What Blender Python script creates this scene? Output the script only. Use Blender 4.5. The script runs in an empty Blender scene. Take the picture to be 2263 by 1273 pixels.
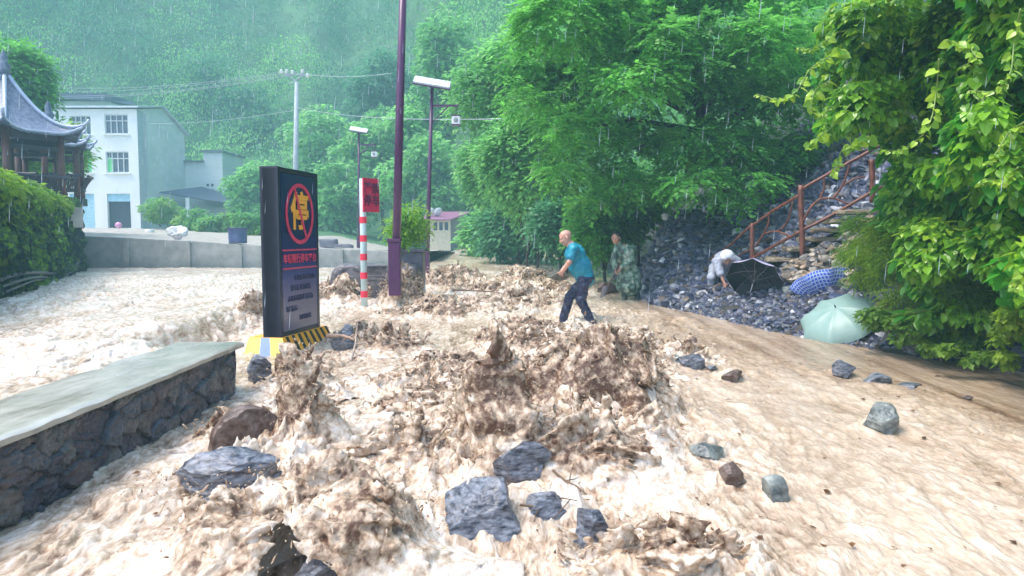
import bpy, math, random
import numpy as np
from mathutils import Vector, Matrix
rng = np.random.RandomState(7)
random.seed(7)
SC = bpy.context.scene
R = math.radians

# ---------------------------------------------------------------- camera
CAM_Z = 1.7; PITCH = R(4.07); FPX = 1634.0
cd = bpy.data.cameras.new('camera'); cam = bpy.data.objects.new('camera', cd)
SC.collection.objects.link(cam)
cam.location = (0, 0, CAM_Z); cam.rotation_euler = (R(90) - PITCH, 0, 0)
cd.sensor_width = 36.0; cd.lens = 26.0; cd.clip_start = 0.05; cd.clip_end = 900
SC.camera = cam

# ---------------------------------------------------------------- world, sun, exposure
SUN_EL = R(62); SUN_AZ = R(-105)          # overcast: high, very soft light from the left
w = bpy.data.worlds.new('World'); SC.world = w; w.use_nodes = True
nt = w.node_tree; bg = nt.nodes['Background']
sky = nt.nodes.new('ShaderNodeTexSky'); sky.sky_type = 'NISHITA'; sky.sun_disc = False
sky.sun_elevation = SUN_EL; sky.sun_rotation = SUN_AZ
sky.air_density = 1.0; sky.dust_density = 3.0; sky.ozone_density = 1.0
nt.links.new(sky.outputs[0], bg.inputs[0]); bg.inputs[1].default_value = 0.145
sd = bpy.data.lights.new('sun', 'SUN'); sun = bpy.data.objects.new('sun', sd)
SC.collection.objects.link(sun); sd.energy = 1.05; sd.angle = R(24); sd.color = (1.0, 0.92, 0.80)
to_sun = Vector((math.sin(SUN_AZ) * math.cos(SUN_EL), math.cos(SUN_AZ) * math.cos(SUN_EL), math.sin(SUN_EL)))
sun.rotation_euler = to_sun.to_track_quat('Z', 'Y').to_euler()
SC.view_settings.view_transform = 'Standard'; SC.view_settings.look = 'None'
SC.view_settings.exposure = 1.7; SC.view_settings.gamma = 1
SC.cycles.use_denoising = True; SC.cycles.max_bounces = 8; SC.cycles.volume_bounces = 1
SC.cycles.sample_clamp_indirect = 6
# ---------------------------------------------------------------- helpers
def at(px, py, Y):
    """world point seen at pixel (px,py) of the photo at distance Y"""
    a = (px - 1131.5) / FPX; b = (636.5 - py) / FPX
    f = math.cos(PITCH) + b * math.sin(PITCH); u = -math.sin(PITCH) + b * math.cos(PITCH)
    s = Y / f
    return Vector((a * s, Y, CAM_Z + u * s))

def tag(o, label=None, cat=None, group=None, kind=None):
    if label: o['label'] = label
    if cat: o['category'] = cat
    if group: o['group'] = group
    if kind: o['kind'] = kind
    return o
def empty(name, loc=(0, 0, 0), rz=0.0):
    o = bpy.data.objects.new(name, None); SC.collection.objects.link(o)
    o.location = loc; o.rotation_euler = (0, 0, rz); o.empty_display_size = .2
    return o

PERM = rng.permutation(256); PERM = np.concatenate([PERM, PERM, PERM])
GR = rng.normal(size=(256, 3)); GR /= np.linalg.norm(GR, axis=1)[:, None]
def perlin(P):
    P = np.asarray(P, float); I = np.floor(P).astype(np.int64); f = P - I; I &= 255
    u = f * f * f * (f * (f * 6 - 15) + 10)
    def g(dx, dy, dz):
        h = PERM[PERM[PERM[(I[..., 0] + dx) & 255] + ((I[..., 1] + dy) & 255)] + ((I[..., 2] + dz) & 255)]
        G = GR[h]
        return G[..., 0] * (f[..., 0] - dx) + G[..., 1] * (f[..., 1] - dy) + G[..., 2] * (f[..., 2] - dz)
    ux, uy, uz = u[..., 0], u[..., 1], u[..., 2]
    x00 = g(0,0,0) * (1-ux) + g(1,0,0) * ux; x10 = g(0,1,0) * (1-ux) + g(1,1,0) * ux
    x01 = g(0,0,1) * (1-ux) + g(1,0,1) * ux; x11 = g(0,1,1) * (1-ux) + g(1,1,1) * ux
    return ((x00 * (1-uy) + x10 * uy) * (1-uz) + (x01 * (1-uy) + x11 * uy) * uz) * 1.6
def fbm(P, octv=4, lac=2.05, gain=.5):
    a = 1.; s = 0.; P = np.array(P, float)
    for i in range(octv):
        s = s + a * perlin(P + 17.3 * i); P = P * lac; a *= gain
    return s
def ridged(P, octv=4, lac=2.1, gain=.5):
    a = 1.; s = 0.; P = np.array(P, float)
    for i in range(octv):
        s = s + a * (1 - 2 * np.abs(perlin(P + 31.7 * i))); P = P * lac; a *= gain
    return s
def billow(P, octv=3, lac=2.1, gain=.5):
    a = 1.; s = 0.; P = np.array(P, float)
    for i in range(octv):
        s = s + a * 2 * np.abs(perlin(P + 31.7 * i)); P = P * lac; a *= gain
    return s
def sstep(a, b, x):
    t = np.clip((np.asarray(x, float) - a) / (b - a), 0, 1); return t * t * (3 - 2 * t)

class MB:
    def __init__(s): s.V = []; s.F = {3: [], 4: []}; s.n = 0; s.C = []; s.S = []
    def add(s, V, F, col=None):
        V = np.asarray(V, float).reshape(-1, 3)
        for k in (3, 4):
            fs = F.get(k) if isinstance(F, dict) else (F if len(F) and len(F[0]) == k else None)
            if fs is not None and len(fs): s.F[k].append(np.asarray(fs, np.int64) + s.n)
        s.V.append(V); s.n += len(V)
        if col is not None:
            col = np.asarray(col, float)
            s.C.append(np.tile(col, (len(V), 1)) if col.ndim == 1 else col)
        return s
    def box(s, c, sz, rz=0., M=None, taper=None):
        h = np.array(sz) / 2.
        v = np.array([(x, y, z) for z in (-1, 1) for y in (-1, 1) for x in (-1, 1)], float) * h
        if taper: v[4:, :2] *= taper
        cr, sr = math.cos(rz), math.sin(rz)
        v = v @ np.array([[cr, sr, 0], [-sr, cr, 0], [0, 0, 1]])
        if M is not None: v = v @ np.array(M.to_3x3()).T
        return s.add(v + np.array(c), {4: [(0,2,3,1),(4,5,7,6),(0,1,5,4),(1,3,7,5),(3,2,6,7),(2,0,4,6)]})
    def hexa(s, p):   # 8 corners: bottom 4 ccw, top 4 ccw
        return s.add(p, {4: [(3,2,1,0),(4,5,6,7),(0,1,5,4),(1,2,6,5),(2,3,7,6),(3,0,4,7)]})
    def tube(s, pts, rad, seg=8, cap=True, col=None):
        P = np.array([tuple(p) for p in pts], float); n = len(P)
        rad = np.full(n, rad, float) if np.isscalar(rad) else np.array(rad, float)
        T = np.gradient(P, axis=0); T /= (np.linalg.norm(T, axis=1)[:, None] + 1e-9)
        ref = np.array([0, 0, 1.]) if abs(T[0, 2]) < .9 else np.array([1., 0, 0])
        V = []; N = np.cross(T[0], ref); N /= np.linalg.norm(N)
        a = np.arange(seg) * 2 * math.pi / seg
        for i in range(n):
            N = N - T[i] * N.dot(T[i]); N /= (np.linalg.norm(N) + 1e-9); B = np.cross(T[i], N)
            V.append(P[i] + rad[i] * (np.cos(a)[:, None] * N + np.sin(a)[:, None] * B))
        V = np.concatenate(V); q = []
        for i in range(n - 1):
            for j in range(seg):
                k = (j + 1) % seg; q.append((i*seg+j, i*seg+k, (i+1)*seg+k, (i+1)*seg+j))
        t = []
        if cap:
            V = np.vstack([V, P[0], P[-1]]); c0 = n * seg
            for j in range(seg):
                k = (j + 1) % seg; t.append((c0, k, j)); t.append((c0 + 1, (n-1)*seg+j, (n-1)*seg+k))
        return s.add(V, {4: q, 3: t}, col)
    def lathe(s, c, prof, seg=20):   # prof: [(r,z)]
        a = np.arange(seg) * 2 * math.pi / seg; V = []; q = []
        for r, z in prof:
            V.append(np.stack([c[0] + r*np.cos(a), c[1] + r*np.sin(a), np.full(seg, c[2] + z)], 1))
        for i in range(len(prof) - 1):
            for j in range(seg):
                k = (j+1) % seg; q.append((i*seg+j, i*seg+k, (i+1)*seg+k, (i+1)*seg+j))
        return s.add(np.concatenate(V), {4: q})
    def grid(s, G, col=None, flip=False):   # G (n,m,3)
        n, m = G.shape[:2]; i = np.arange(n*m).reshape(n, m)
        q = np.stack([i[:-1,:-1], i[:-1,1:], i[1:,1:], i[1:,:-1]], -1).reshape(-1, 4)
        if flip: q = q[:, ::-1]
        return s.add(G.reshape(-1, 3), {4: q}, None if col is None else col.reshape(-1, 4))
    def build(s, name, mat, parent=None, smooth=False, attrs=None, bevel=0):
        V = np.concatenate(s.V); me = bpy.data.meshes.new(name)
        V = V.astype(np.float32)
        o = bpy.data.objects.new(name, me); SC.collection.objects.link(o)
        off = np.zeros(3, np.float32)
        if parent is None:      # origin at the base of the thing
            lo, hi = V.min(0), V.max(0); off = np.array([(lo[0]+hi[0])/2, (lo[1]+hi[1])/2, lo[2]], np.float32)
            if getattr(s, 'keep', False): off[:] = 0
            o.location = [float(c) for c in off]
        else:
            o.parent = parent
            if not getattr(s, 'local', False):
                M = np.array((Matrix.Translation(parent_loc(parent)) @ parent_rot(parent)).inverted())
                V = (V @ M[:3, :3].T + M[:3, 3]).astype(np.float32)
        V = V - off
        me.vertices.add(len(V)); me.vertices.foreach_set('co', V.ravel())
        li = []; ls = []; p = 0
        for k in (3, 4):
            if s.F[k]:
                f = np.concatenate(s.F[k]); li.append(f.ravel()); ls.append(p + np.arange(len(f)) * k); p += f.size
        li = np.concatenate(li).astype(np.int32); ls = np.concatenate(ls).astype(np.int32)
        me.loops.add(len(li)); me.loops.foreach_set('vertex_index', li)
        me.polygons.add(len(ls)); me.polygons.foreach_set('loop_start', ls)
        me.polygons.foreach_set('use_smooth', np.full(len(ls), bool(smooth)))
        me.update(calc_edges=True)
        if s.C:
            c = np.concatenate(s.C).astype(np.float32)
            if len(c) == len(V):
                a = me.color_attributes.new('col', 'FLOAT_COLOR', 'POINT'); a.data.foreach_set('color', c.ravel())
        for nm, arr in (attrs or {}).items():
            a = me.attributes.new(nm, 'FLOAT', 'POINT'); a.data.foreach_set('value', np.asarray(arr, np.float32).ravel())
        me.materials.append(mat)
        if bevel:
            b = o.modifiers.new('bevel', 'BEVEL'); b.width = bevel; b.segments = 2; b.limit_method = 'ANGLE'
        return o
def parent_rot(p):
    m = p.rotation_euler.to_matrix().to_4x4()
    return m if p.parent is None else parent_rot(p.parent) @ m
def parent_loc(p):
    if p.parent is None: return p.location.copy()
    return parent_loc(p.parent) + parent_rot(p.parent).to_3x3() @ p.location

# surface nets over a sampled scalar field (negative inside)
def surfnet(F, org, h):
    ins = F < 0
    nx, ny, nz = F.shape
    c = np.zeros((nx-1, ny-1, nz-1), np.int8)
    for dx in (0,1):
        for dy in (0,1):
            for dz in (0,1):
                c += ins[dx:nx-1+dx, dy:ny-1+dy, dz:nz-1+dz]
    act = (c > 0) & (c < 8); idx = np.argwhere(act)
    if not len(idx): return np.zeros((0,3)), np.zeros((0,4), int)
    vid = np.full(act.shape, -1, np.int64); vid[act] = np.arange(len(idx))
    acc = np.zeros((len(idx), 3)); cnt = np.zeros(len(idx))
    cor = [(x,y,z) for x in (0,1) for y in (0,1) for z in (0,1)]
    for a in cor:
        for ax in range(3):
            if a[ax]: continue
            b = list(a); b[ax] = 1
            fa = F[idx[:,0]+a[0], idx[:,1]+a[1], idx[:,2]+a[2]]; fb = F[idx[:,0]+b[0], idx[:,1]+b[1], idx[:,2]+b[2]]
            m = (fa < 0) != (fb < 0); t = np.where(m, fa / np.where(fa == fb, 1, fa - fb), 0)
            p = np.tile(np.array(a, float), (len(idx), 1)); p[:, ax] = t
            acc[m] += p[m]; cnt[m] += 1
    V = (idx + acc / cnt[:, None]) * h + np.array(org)
    Q = []
    for ax in range(3):
        sl0 = [slice(None)]*3; sl1 = [slice(None)]*3; sl0[ax] = slice(0, -1); sl1[ax] = slice(1, None)
        A = ins[tuple(sl0)]; B = ins[tuple(sl1)]
        o1, o2 = [(1,2),(2,0),(0,1)][ax]
        for flip, M in ((False, A & ~B), (True, ~A & B)):
            e = np.argwhere(M); e = e[(e[:, o1] > 0) & (e[:, o2] > 0) & (e[:, o1] < F.shape[o1]-1) & (e[:, o2] < F.shape[o2]-1)]
            if not len(e): continue
            def at_(d1, d2):
                k = e.copy(); k[:, o1] -= d1; k[:, o2] -= d2; return vid[k[:,0], k[:,1], k[:,2]]
            q = np.stack([at_(1,1), at_(0,1), at_(0,0), at_(1,0)], 1)
            Q.append(q[:, ::-1] if flip else q)
    Q = np.concatenate(Q); Q = Q[(Q >= 0).all(1)]
    return V, Q

def smin(a, b, k):
    hh = np.clip(.5 + .5 * (b - a) / k, 0, 1); return b * (1 - hh) + a * hh - k * hh * (1 - hh)
class SDF:
    """continuous bodies from round cones and ellipsoids, smoothly joined"""
    def __init__(s): s.p = []
    def cap(s, a, b, ra, rb=None, k=.03):
        s.p.append(('c', np.array(a, float), np.array(b, float), ra, ra if rb is None else rb, k)); return s
    def chain(s, pts, rad, k=.03):
        for i in range(len(pts) - 1): s.cap(pts[i], pts[i+1], rad[i], rad[i+1], k)
        return s
    def ell(s, c, r, k=.03, M=None, cut=False):
        s.p.append(('x' if cut else 'e', np.array(c, float), np.array(r, float), M, None, k)); return s
    def mesh(s, h, noise=None, lo=None, hi=None):
        mn = np.full(3, 1e9); mx = -mn
        for p in s.p:
            if p[0] == 'c': pts = [p[1]-max(p[3],p[4]), p[1]+max(p[3],p[4]), p[2]-max(p[3],p[4]), p[2]+max(p[3],p[4])]
            elif p[0] == 'e': pts = [p[1]-p[2].max(), p[1]+p[2].max()]
            else: continue
            for q in pts: mn = np.minimum(mn, q); mx = np.maximum(mx, q)
        mn -= .05; mx += .05
        if lo is not None: mn = np.maximum(mn, lo)
        n = np.ceil((mx - mn) / h).astype(int) + 1
        F = np.full(n, .5, np.float32)
        for p in s.p:
            k = p[5]; pad = 2.5 * k + .03
            if p[0] == 'c':
                r = max(p[3], p[4]); l = np.minimum(p[1], p[2]) - r - pad; u = np.maximum(p[1], p[2]) + r + pad
            else: l = p[1] - p[2].max() - pad; u = p[1] + p[2].max() + pad
            i0 = np.clip(((l - mn) / h).astype(int), 0, n); i1 = np.clip(((u - mn) / h).astype(int) + 2, 0, n)
            if (i1 <= i0).any(): continue
            g = np.stack(np.meshgrid(*[mn[a] + h * np.arange(i0[a], i1[a]) for a in range(3)], indexing='ij'), -1)
            if p[0] == 'c':
                ab = p[2] - p[1]; L = ab.dot(ab) + 1e-12
                t = np.clip(((g - p[1]) @ ab) / L, 0, 1)
                d = np.linalg.norm(g - p[1] - t[..., None] * ab, axis=-1) - (p[3] + (p[4] - p[3]) * t)
            else:
                q = g - p[1]
                if p[3] is not None: q = q @ np.array(p[3])
                kk = np.linalg.norm(q / p[2], axis=-1); k2 = np.linalg.norm(q / p[2]**2, axis=-1)
                d = kk * (kk - 1) / np.maximum(k2, 1e-6)
            S = (slice(i0[0], i1[0]), slice(i0[1], i1[1]), slice(i0[2], i1[2]))
            if p[0] == 'x': F[S] = -smin(-F[S], d, k)
            else: F[S] = smin(F[S], d, k)
        if noise is not None:
            amp, fr = noise
            m = np.abs(F) < amp * 2.5 + 2*h; ii = np.argwhere(m); P = mn + ii * h
            F[m] += amp * fbm(P * np.array(fr), 3)
        return surfnet(F, mn, h)

# leaves: n copies of a small folded leaf, with tint
T_DIA = (np.array([(0,0,0),(.26,.42,.07),(0,1,-.08),(-.26,.42,.07)]), {3: [(0,1,2),(0,2,3)]})
T_BROAD = (np.array([(0,0,0),(.36,.45,.09),(0,1,-.1),(-.36,.45,.09)]), {3: [(0,1,2),(0,2,3)]})
T_HEART = (np.array([(0,.06,0),(0,.5,-.03),(0,1.08,-.16),(.32,-.06,.06),(.47,.3,.09),(.3,.72,.0),(-.32,-.06,.06),(-.47,.3,.09),(-.3,.72,.0)]),
           {4: [(0,3,4,1),(1,4,5,2),(0,1,7,6),(1,2,8,7)]})
def leaves(mb, O, A, N, S, T, col):
    n = len(O); V, F = T
    A = A / (np.linalg.norm(A, axis=1)[:, None] + 1e-9)
    N = N - A * (A * N).sum(1)[:, None]; N /= (np.linalg.norm(N, axis=1)[:, None] + 1e-9)
    X = np.cross(A, N)
    P = O[:, None] + S[:, None, None] * (V[None,:,0,None] * X[:,None] + V[None,:,1,None] * A[:,None] + V[None,:,2,None] * N[:,None])
    m = len(V); base = (np.arange(n) * m)[:, None, None]
    FF = {k: (np.array(f)[None] + base).reshape(-1, k) for k, f in F.items()}
    mb.add(P.reshape(-1, 3), FF, np.repeat(np.concatenate([col, np.ones((n,1))], 1), m, 0))
def rdir(n):
    d = rng.normal(size=(n, 3)); return d / np.linalg.norm(d, axis=1)[:, None]
def lump_leaves(mb, lumps, n, size, pal, T=T_DIA, droop=.5, shell=(.72, 1.08), up=.15, sprays=0, lumpy=.4, jit=1.):
    """lumps: list of (cx,cy,cz,rx,ry,rz); n leaves spread over their shells by area; pal: (dark,light) colours"""
    L = np.array(lumps, float); wgt = (L[:,3]*L[:,4]*L[:,5]) ** .667; k = rng.choice(len(L), n, p=wgt / wgt.sum())
    D = rdir(n); D[:, 2] += up; D /= np.linalg.norm(D, axis=1)[:, None]
    O = L[k, :3] + L[k, 3:6] * D * (shell[0] + (shell[1] - shell[0]) * rng.rand(n, 1) ** .6)
    tone = np.clip(.5 + .28 * fbm(O * .9 / max(size * 8, .5) * .6, 2) + .2 * rng.normal(size=n), 0, 1)
    lt = rng.rand(len(L))[k]; tone = np.clip(tone * (1 - lumpy) + lt * lumpy, 0, 1)
    if sprays:   # compound leaves: each origin gets a row of leaflets along a drooping rachis
        A0 = D * [1,1,.35] + rdir(n) * .45; A0[:, 2] -= droop * .6; A0 /= np.linalg.norm(A0, axis=1)[:, None]
        up_ = np.tile([0,0,1.], (n,1)) + D * .4 + rdir(n) * .25; X = np.cross(A0, up_); X /= np.linalg.norm(X, axis=1)[:, None] + 1e-9
        sp = size * (2.2 + 1.2 * rng.rand(n))
        for j in range(sprays):
            t = j / (sprays - 1.) if sprays > 1 else 1
            sgn = 0 if j == sprays - 1 else (1 if j % 2 else -1)
            Oj = O + A0 * (sp * (.25 + .75 * t))[:, None]; Oj[:, 2] -= sp * .25 * t * t
            Aj = A0 * .7 + X * sgn * .9 + [0, 0, -.25 * droop] if sgn else A0 + [0, 0, -.4 * droop]
            c = pal[0] + (pal[1] - pal[0]) * np.clip(tone + .08 * rng.normal(size=n), 0, 1)[:, None]
            leaves(mb, Oj, Aj + rdir(n) * .15, up_ + rdir(n) * .3, size * (.75 + .5 * rng.rand(n)), T, c)
        return
    A = D * [jit,jit,.3*jit] + rdir(n) * .6; A[:, 2] -= droop
    N = D * (.6 + .5 * (1 - jit)) + [0, 0, .9 * jit + .25] + rdir(n) * .45 * jit
    c = pal[0] + (pal[1] - pal[0]) * tone[:, None]
    leaves(mb, O, A, N, size * (.6 + .8 * rng.rand(n)), T, c)

ICO = {}
def ico(level):
    if level in ICO: return ICO[level]
    t = (1 + 5 ** .5) / 2
    v = [(-1,t,0),(1,t,0),(-1,-t,0),(1,-t,0),(0,-1,t),(0,1,t),(0,-1,-t),(0,1,-t),(t,0,-1),(t,0,1),(-t,0,-1),(-t,0,1)]
    f = [(0,11,5),(0,5,1),(0,1,7),(0,7,10),(0,10,11),(1,5,9),(5,11,4),(11,10,2),(10,7,6),(7,1,8),(3,9,4),(3,4,2),(3,2,6),(3,6,8),(3,8,9),(4,9,5),(2,4,11),(6,2,10),(8,6,7),(9,8,1)]
    v = [np.array(p, float) / math.sqrt(1 + t*t) for p in v]
    for _ in range(level):
        c = {}; nf = []
        def mid(a, b):
            k = (min(a,b), max(a,b))
            if k not in c:
                m = v[a] + v[b]; v.append(m / np.linalg.norm(m)); c[k] = len(v) - 1
            return c[k]
        for a, b, d in f:
            x, y, z = mid(a,b), mid(b,d), mid(d,a); nf += [(a,x,z),(b,y,x),(d,z,y),(x,y,z)]
        f = nf
    ICO[level] = (np.array(v), np.array(f)); return ICO[level]
def rock_verts(level, size, seed, cuts=14, rough=.03, strata=0.0, rz=0., tilt=(0, 0), foot=0.):
    r = np.random.RandomState(seed); V, F = ico(level); V = V.copy()
    for i in range(cuts):
        n = r.normal(size=3); n[2] *= .8; n /= np.linalg.norm(n); d = r.uniform(.42, .8)
        e = np.maximum(0, V @ n - d); V = V - e[:, None] * n
    V = V / np.abs(V).max(0)
    if foot: V[:, :2] *= (1 + foot * np.clip(-V[:, 2:] , 0, 1))
    V = V / np.abs(V).max(0)
    V = V * np.array(size) / 2.
    m = min(size); nr = V / (np.linalg.norm(V, axis=1)[:, None] + 1e-9)
    V = V + nr * (rough * m * 1.8 * (fbm(V / m * 1.6 + seed, 2)) + rough * m * .9 * ridged(V / m * 5 + seed, 3) * .5)[:, None]
    if strata: V = V + nr * (strata * m * np.sin(V[:, 2] / m * 34 + 3 * fbm(V / m * 2, 2)))[:, None] * [1, 1, 0]
    M = np.array(Matrix.Rotation(rz, 3, 'Z') @ Matrix.Rotation(tilt[0], 3, 'X') @ Matrix.Rotation(tilt[1], 3, 'Y'))
    return V @ M.T, F

# ---------------------------------------------------------------- materials
def pm(name, col, rough=.5, metal=0., spec=.5, var=None, scale=6., bump=0., bscale=30., attr=None, coat=0., trans=0., stretch=None, rvar=0.):
    m = bpy.data.materials.new(name); m.use_nodes = True; t = m.node_tree; b = t.nodes['Principled BSDF']
    b.inputs['Roughness'].default_value = rough; b.inputs['Metallic'].default_value = metal
    b.inputs['Specular IOR Level'].default_value = spec; b.inputs['Coat Weight'].default_value = coat
    b.inputs['Coat Roughness'].default_value = .12
    tc = t.nodes.new('ShaderNodeTexCoord'); mp = t.nodes.new('ShaderNodeMapping'); t.links.new(tc.outputs['Object'], mp.inputs[0])
    if stretch: mp.inputs['Scale'].default_value = stretch
    src = None
    if attr:
        a = t.nodes.new('ShaderNodeAttribute'); a.attribute_name = attr; src = a.outputs['Color']
    if var is not None:
        n = t.nodes.new('ShaderNodeTexNoise'); n.inputs['Scale'].default_value = scale; n.inputs['Detail'].default_value = 6
        n.inputs['Roughness'].default_value = .62
        t.links.new(mp.outputs[0], n.inputs['Vector'])
        rp = t.nodes.new('ShaderNodeMapRange'); rp.inputs[1].default_value = .36; rp.inputs[2].default_value = .64
        t.links.new(n.outputs[0], rp.inputs[0])
        mx = t.nodes.new('ShaderNodeMix'); mx.data_type = 'RGBA'; t.links.new(rp.outputs[0], mx.inputs[0])
        mx.inputs[6].default_value = (*col, 1); mx.inputs[7].default_value = (*var, 1)
        if src is not None:
            m2 = t.nodes.new('ShaderNodeMix'); m2.data_type = 'RGBA'; m2.blend_type = 'MULTIPLY'; m2.inputs[0].default_value = 1
            t.links.new(src, m2.inputs[6]); t.links.new(mx.outputs[2], m2.inputs[7]); src = m2.outputs[2]
        else: src = mx.outputs[2]
        if rvar:
            r2 = t.nodes.new('ShaderNodeMapRange'); r2.inputs[3].default_value = rough; r2.inputs[4].default_value = rough + rvar
            t.links.new(n.outputs[0], r2.inputs[0]); t.links.new(r2.outputs[0], b.inputs['Roughness'])
    if src is not None: t.links.new(src, b.inputs['Base Color'])
    else: b.inputs['Base Color'].default_value = (*col, 1)
    if bump:
        n = t.nodes.new('ShaderNodeTexNoise'); n.inputs['Scale'].default_value = bscale; n.inputs['Detail'].default_value = 5
        t.links.new(mp.outputs[0], n.inputs['Vector'])
        bp = t.nodes.new('ShaderNodeBump'); bp.inputs['Strength'].default_value = 1; bp.inputs['Distance'].default_value = bump
        t.links.new(n.outputs[0], bp.inputs['Height']); t.links.new(bp.outputs[0], b.inputs['Normal'])
    if trans:   # leaves let light through
        tr = t.nodes.new('ShaderNodeBsdfTranslucent'); ms = t.nodes.new('ShaderNodeMixShader'); ms.inputs[0].default_value = trans
        out = t.nodes['Material Output']
        if src is not None: t.links.new(src, tr.inputs[0])
        else: tr.inputs[0].default_value = (*col, 1)
        t.links.new(b.outputs[0], ms.inputs[1]); t.links.new(tr.outputs[0], ms.inputs[2]); t.links.new(ms.outputs[0], out.inputs[0])
    return m
leafm = pm('leaf', (1,1,1), .36, spec=.5, attr='col', trans=.58)
leafgloss = pm('wet_leaf', (1,1,1), .25, spec=.6, attr='col', trans=.45)
bark = pm('bark', (.035,.028,.024), .7, var=(.08,.065,.05), scale=9, bump=.02, bscale=25)
rockm = pm('wet_slate', (.013,.016,.03), .2, spec=.55, var=(.24,.26,.31), scale=13, bump=.004, bscale=60, stretch=(1,1,3.2), rvar=.25)
rockg = pm('wet_green_rock', (.05,.065,.07), .2, spec=.6, var=(.26,.29,.27), scale=10, bump=.008, bscale=40, rvar=.3)
rockb = pm('wet_brown_rock', (.055,.026,.018), .25, spec=.5, var=(.19,.14,.12), scale=11, bump=.012, bscale=30, rvar=.3)
rubm = pm('rubble', (.6,.62,.68), .3, spec=.5, var=(1.2,1.2,1.2), scale=14, attr='col', bump=.01, bscale=40)
concrete = pm('concrete', (.26,.27,.26), .6, var=(.42,.42,.40), scale=1.6, bump=.01, bscale=40)
conc_wet = pm('wet_concrete', (.25,.25,.21), .07, var=(.50,.49,.44), scale=2.6, spec=.8, bump=.012, bscale=7, stretch=(1,.35,1), rvar=.15)
plaster = pm('plaster', (.78,.79,.80), .8, var=(.88,.88,.88), scale=.5, stretch=(1,1,.3))
plaster2 = pm('weathered_plaster', (.62,.67,.68), .8, var=(.78,.80,.80), scale=.45, stretch=(.8,.8,1.6))
# ---------------------------------------------------------------- ground shape
def base(x, y):
    """water level of the flooded road; the river on the left lies a little higher"""
    y = np.asarray(y, float); x = np.asarray(x, float)
    z = np.interp(y, [0, 7, 10, 13, 17, 24, 50, 90], [0, 0, .07, .17, .22, .40, .87, 1.5])
    x0 = np.interp(y, [7.9, 8.5, 16, 20], [3.0, 4.2, 4.4, 3.4])
    rv = sstep(-x0, -x0 - .5, x) * np.interp(y, [0, 8, 16, 30], [.50, .46, .24, -.2])
    return z + rv
SHORE = np.array([(9,-12),(7.6,3),(6.9,6),(6.2,9),(5.3,10.2),(4.2,12.2),(3.05,16.0),(3.1,20),(3.3,26),(2.2,36),(1.6,45),(-.5,53)], float)
def shore_t(x, y):
    """signed distance to the right-hand shoreline, positive on land"""
    P = np.stack([np.asarray(x, float), np.asarray(y, float)], -1); best = np.full(P.shape[:-1], 1e9); sg = np.ones(P.shape[:-1])
    for i in range(len(SHORE) - 1):
        a, b = SHORE[i], SHORE[i+1]; ab = b - a
        t = np.clip(((P - a) @ ab) / ab.dot(ab), 0, 1); q = P - a - t[..., None] * ab; d = np.hypot(q[..., 0], q[..., 1])
        s = np.sign(ab[1] * (P[..., 0] - a[0]) - ab[0] * (P[..., 1] - a[1])); m = d < best
        best = np.where(m, d, best); sg = np.where(m, s, sg)
    return best * sg
def bank_z(x, y):
    t = shore_t(x, y); w0 = base(0 * x + 2, y)
    near = np.where(t < .45, .35 * t, .16 + 1.25 * (t - .45))
    mid = np.where(t < 1.9, .36 * t, .68 + .92 * (t - 1.9))
    far = np.where(t < .4, .3 * t, .12 + .85 * (t - .4))
    m1 = sstep(10.2, 11.6, y); m2 = sstep(19, 22, y)
    z = near * (1 - m1) + mid * m1 * (1 - m2) + far * m2
    z = np.where(t < 0, .6 * t, z)
    z = z + 1.55 * np.exp(-((x - 4.3) / 1.15) ** 2 - ((y - 18.7) / 1.5) ** 2) * (t > 0) * sstep(0, .8, t)
    return w0 + z
def hill_z(x, y):
    """the valley sides behind everything"""
    yb = np.interp(x, [-80, -36, -14, -4, 3], [66, 80, 80, 62, 54]); z = np.where(y > yb, (y - yb) * 1.0, 0)
    z = np.minimum(z, 74)
    plat = np.interp(x, [-14, -7, -3], [2.2, .7, .3]) * sstep(31.6, 60, y) 
    z = z + np.where(z > 2, sstep(2, 16, z) * 9 * fbm(np.stack([x / 26., y / 40., 0 * z + 2.2], -1), 3), 0)
    zl = np.maximum(-46 - x, 0) * 1.0 * (y > 25)
    t = shore_t(x, y); zr = np.where(t > 0, np.minimum(t * .85, 60), 0) * 1.
    return np.maximum(np.maximum(z, zl), zr) + np.where(x < -2, plat, 0)

earth = pm('mossy_earth', (.03,.10,.04), .8, var=(.07,.20,.07), scale=.6)
gx = np.linspace(-140, 140, 210); gy = np.linspace(-26, 225, 190); X, Y = np.meshgrid(gx, gy)
Z = hill_z(X, Y); Z = np.where((Y < 31.8) & (X < 3), 0, Z)
tt = shore_t(X, Y); Z = np.where(Y < 29, -1.0 + np.maximum(tt - 5, 0) * .8 * (tt > 0), Z - .15)
Z = np.where((Y >= 29) & (tt <= 0) & (X > -4), -.3 , Z)
Z += np.where(Z > 4, fbm(np.stack([X, Y, 0*X], -1) / 22, 3) * 2.5, 0)
mb = MB(); mb.keep = True; mb.grid(np.stack([X, Y, Z], -1)); hill = mb.build('hillside_ground', earth, smooth=True); tag(hill, kind='structure')

# near right bank, finer
gx = np.linspace(2.2, 15, 180); gy = np.linspace(-4, 29.5, 420); X, Y = np.meshgrid(gx, gy)
Z = bank_z(X, Y) + .07 * fbm(np.stack([X, Y, 0*X], -1) * 1.6, 4)
mb = MB(); mb.keep = True; mb.grid(np.stack([X, Y, Z], -1))
soil = pm('bank_soil', (.022,.022,.024), .45, var=(.075,.065,.055), scale=3, bump=.03, bscale=14)
bank = mb.build('bank_slope', soil, smooth=True); tag(bank, kind='structure')
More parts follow.
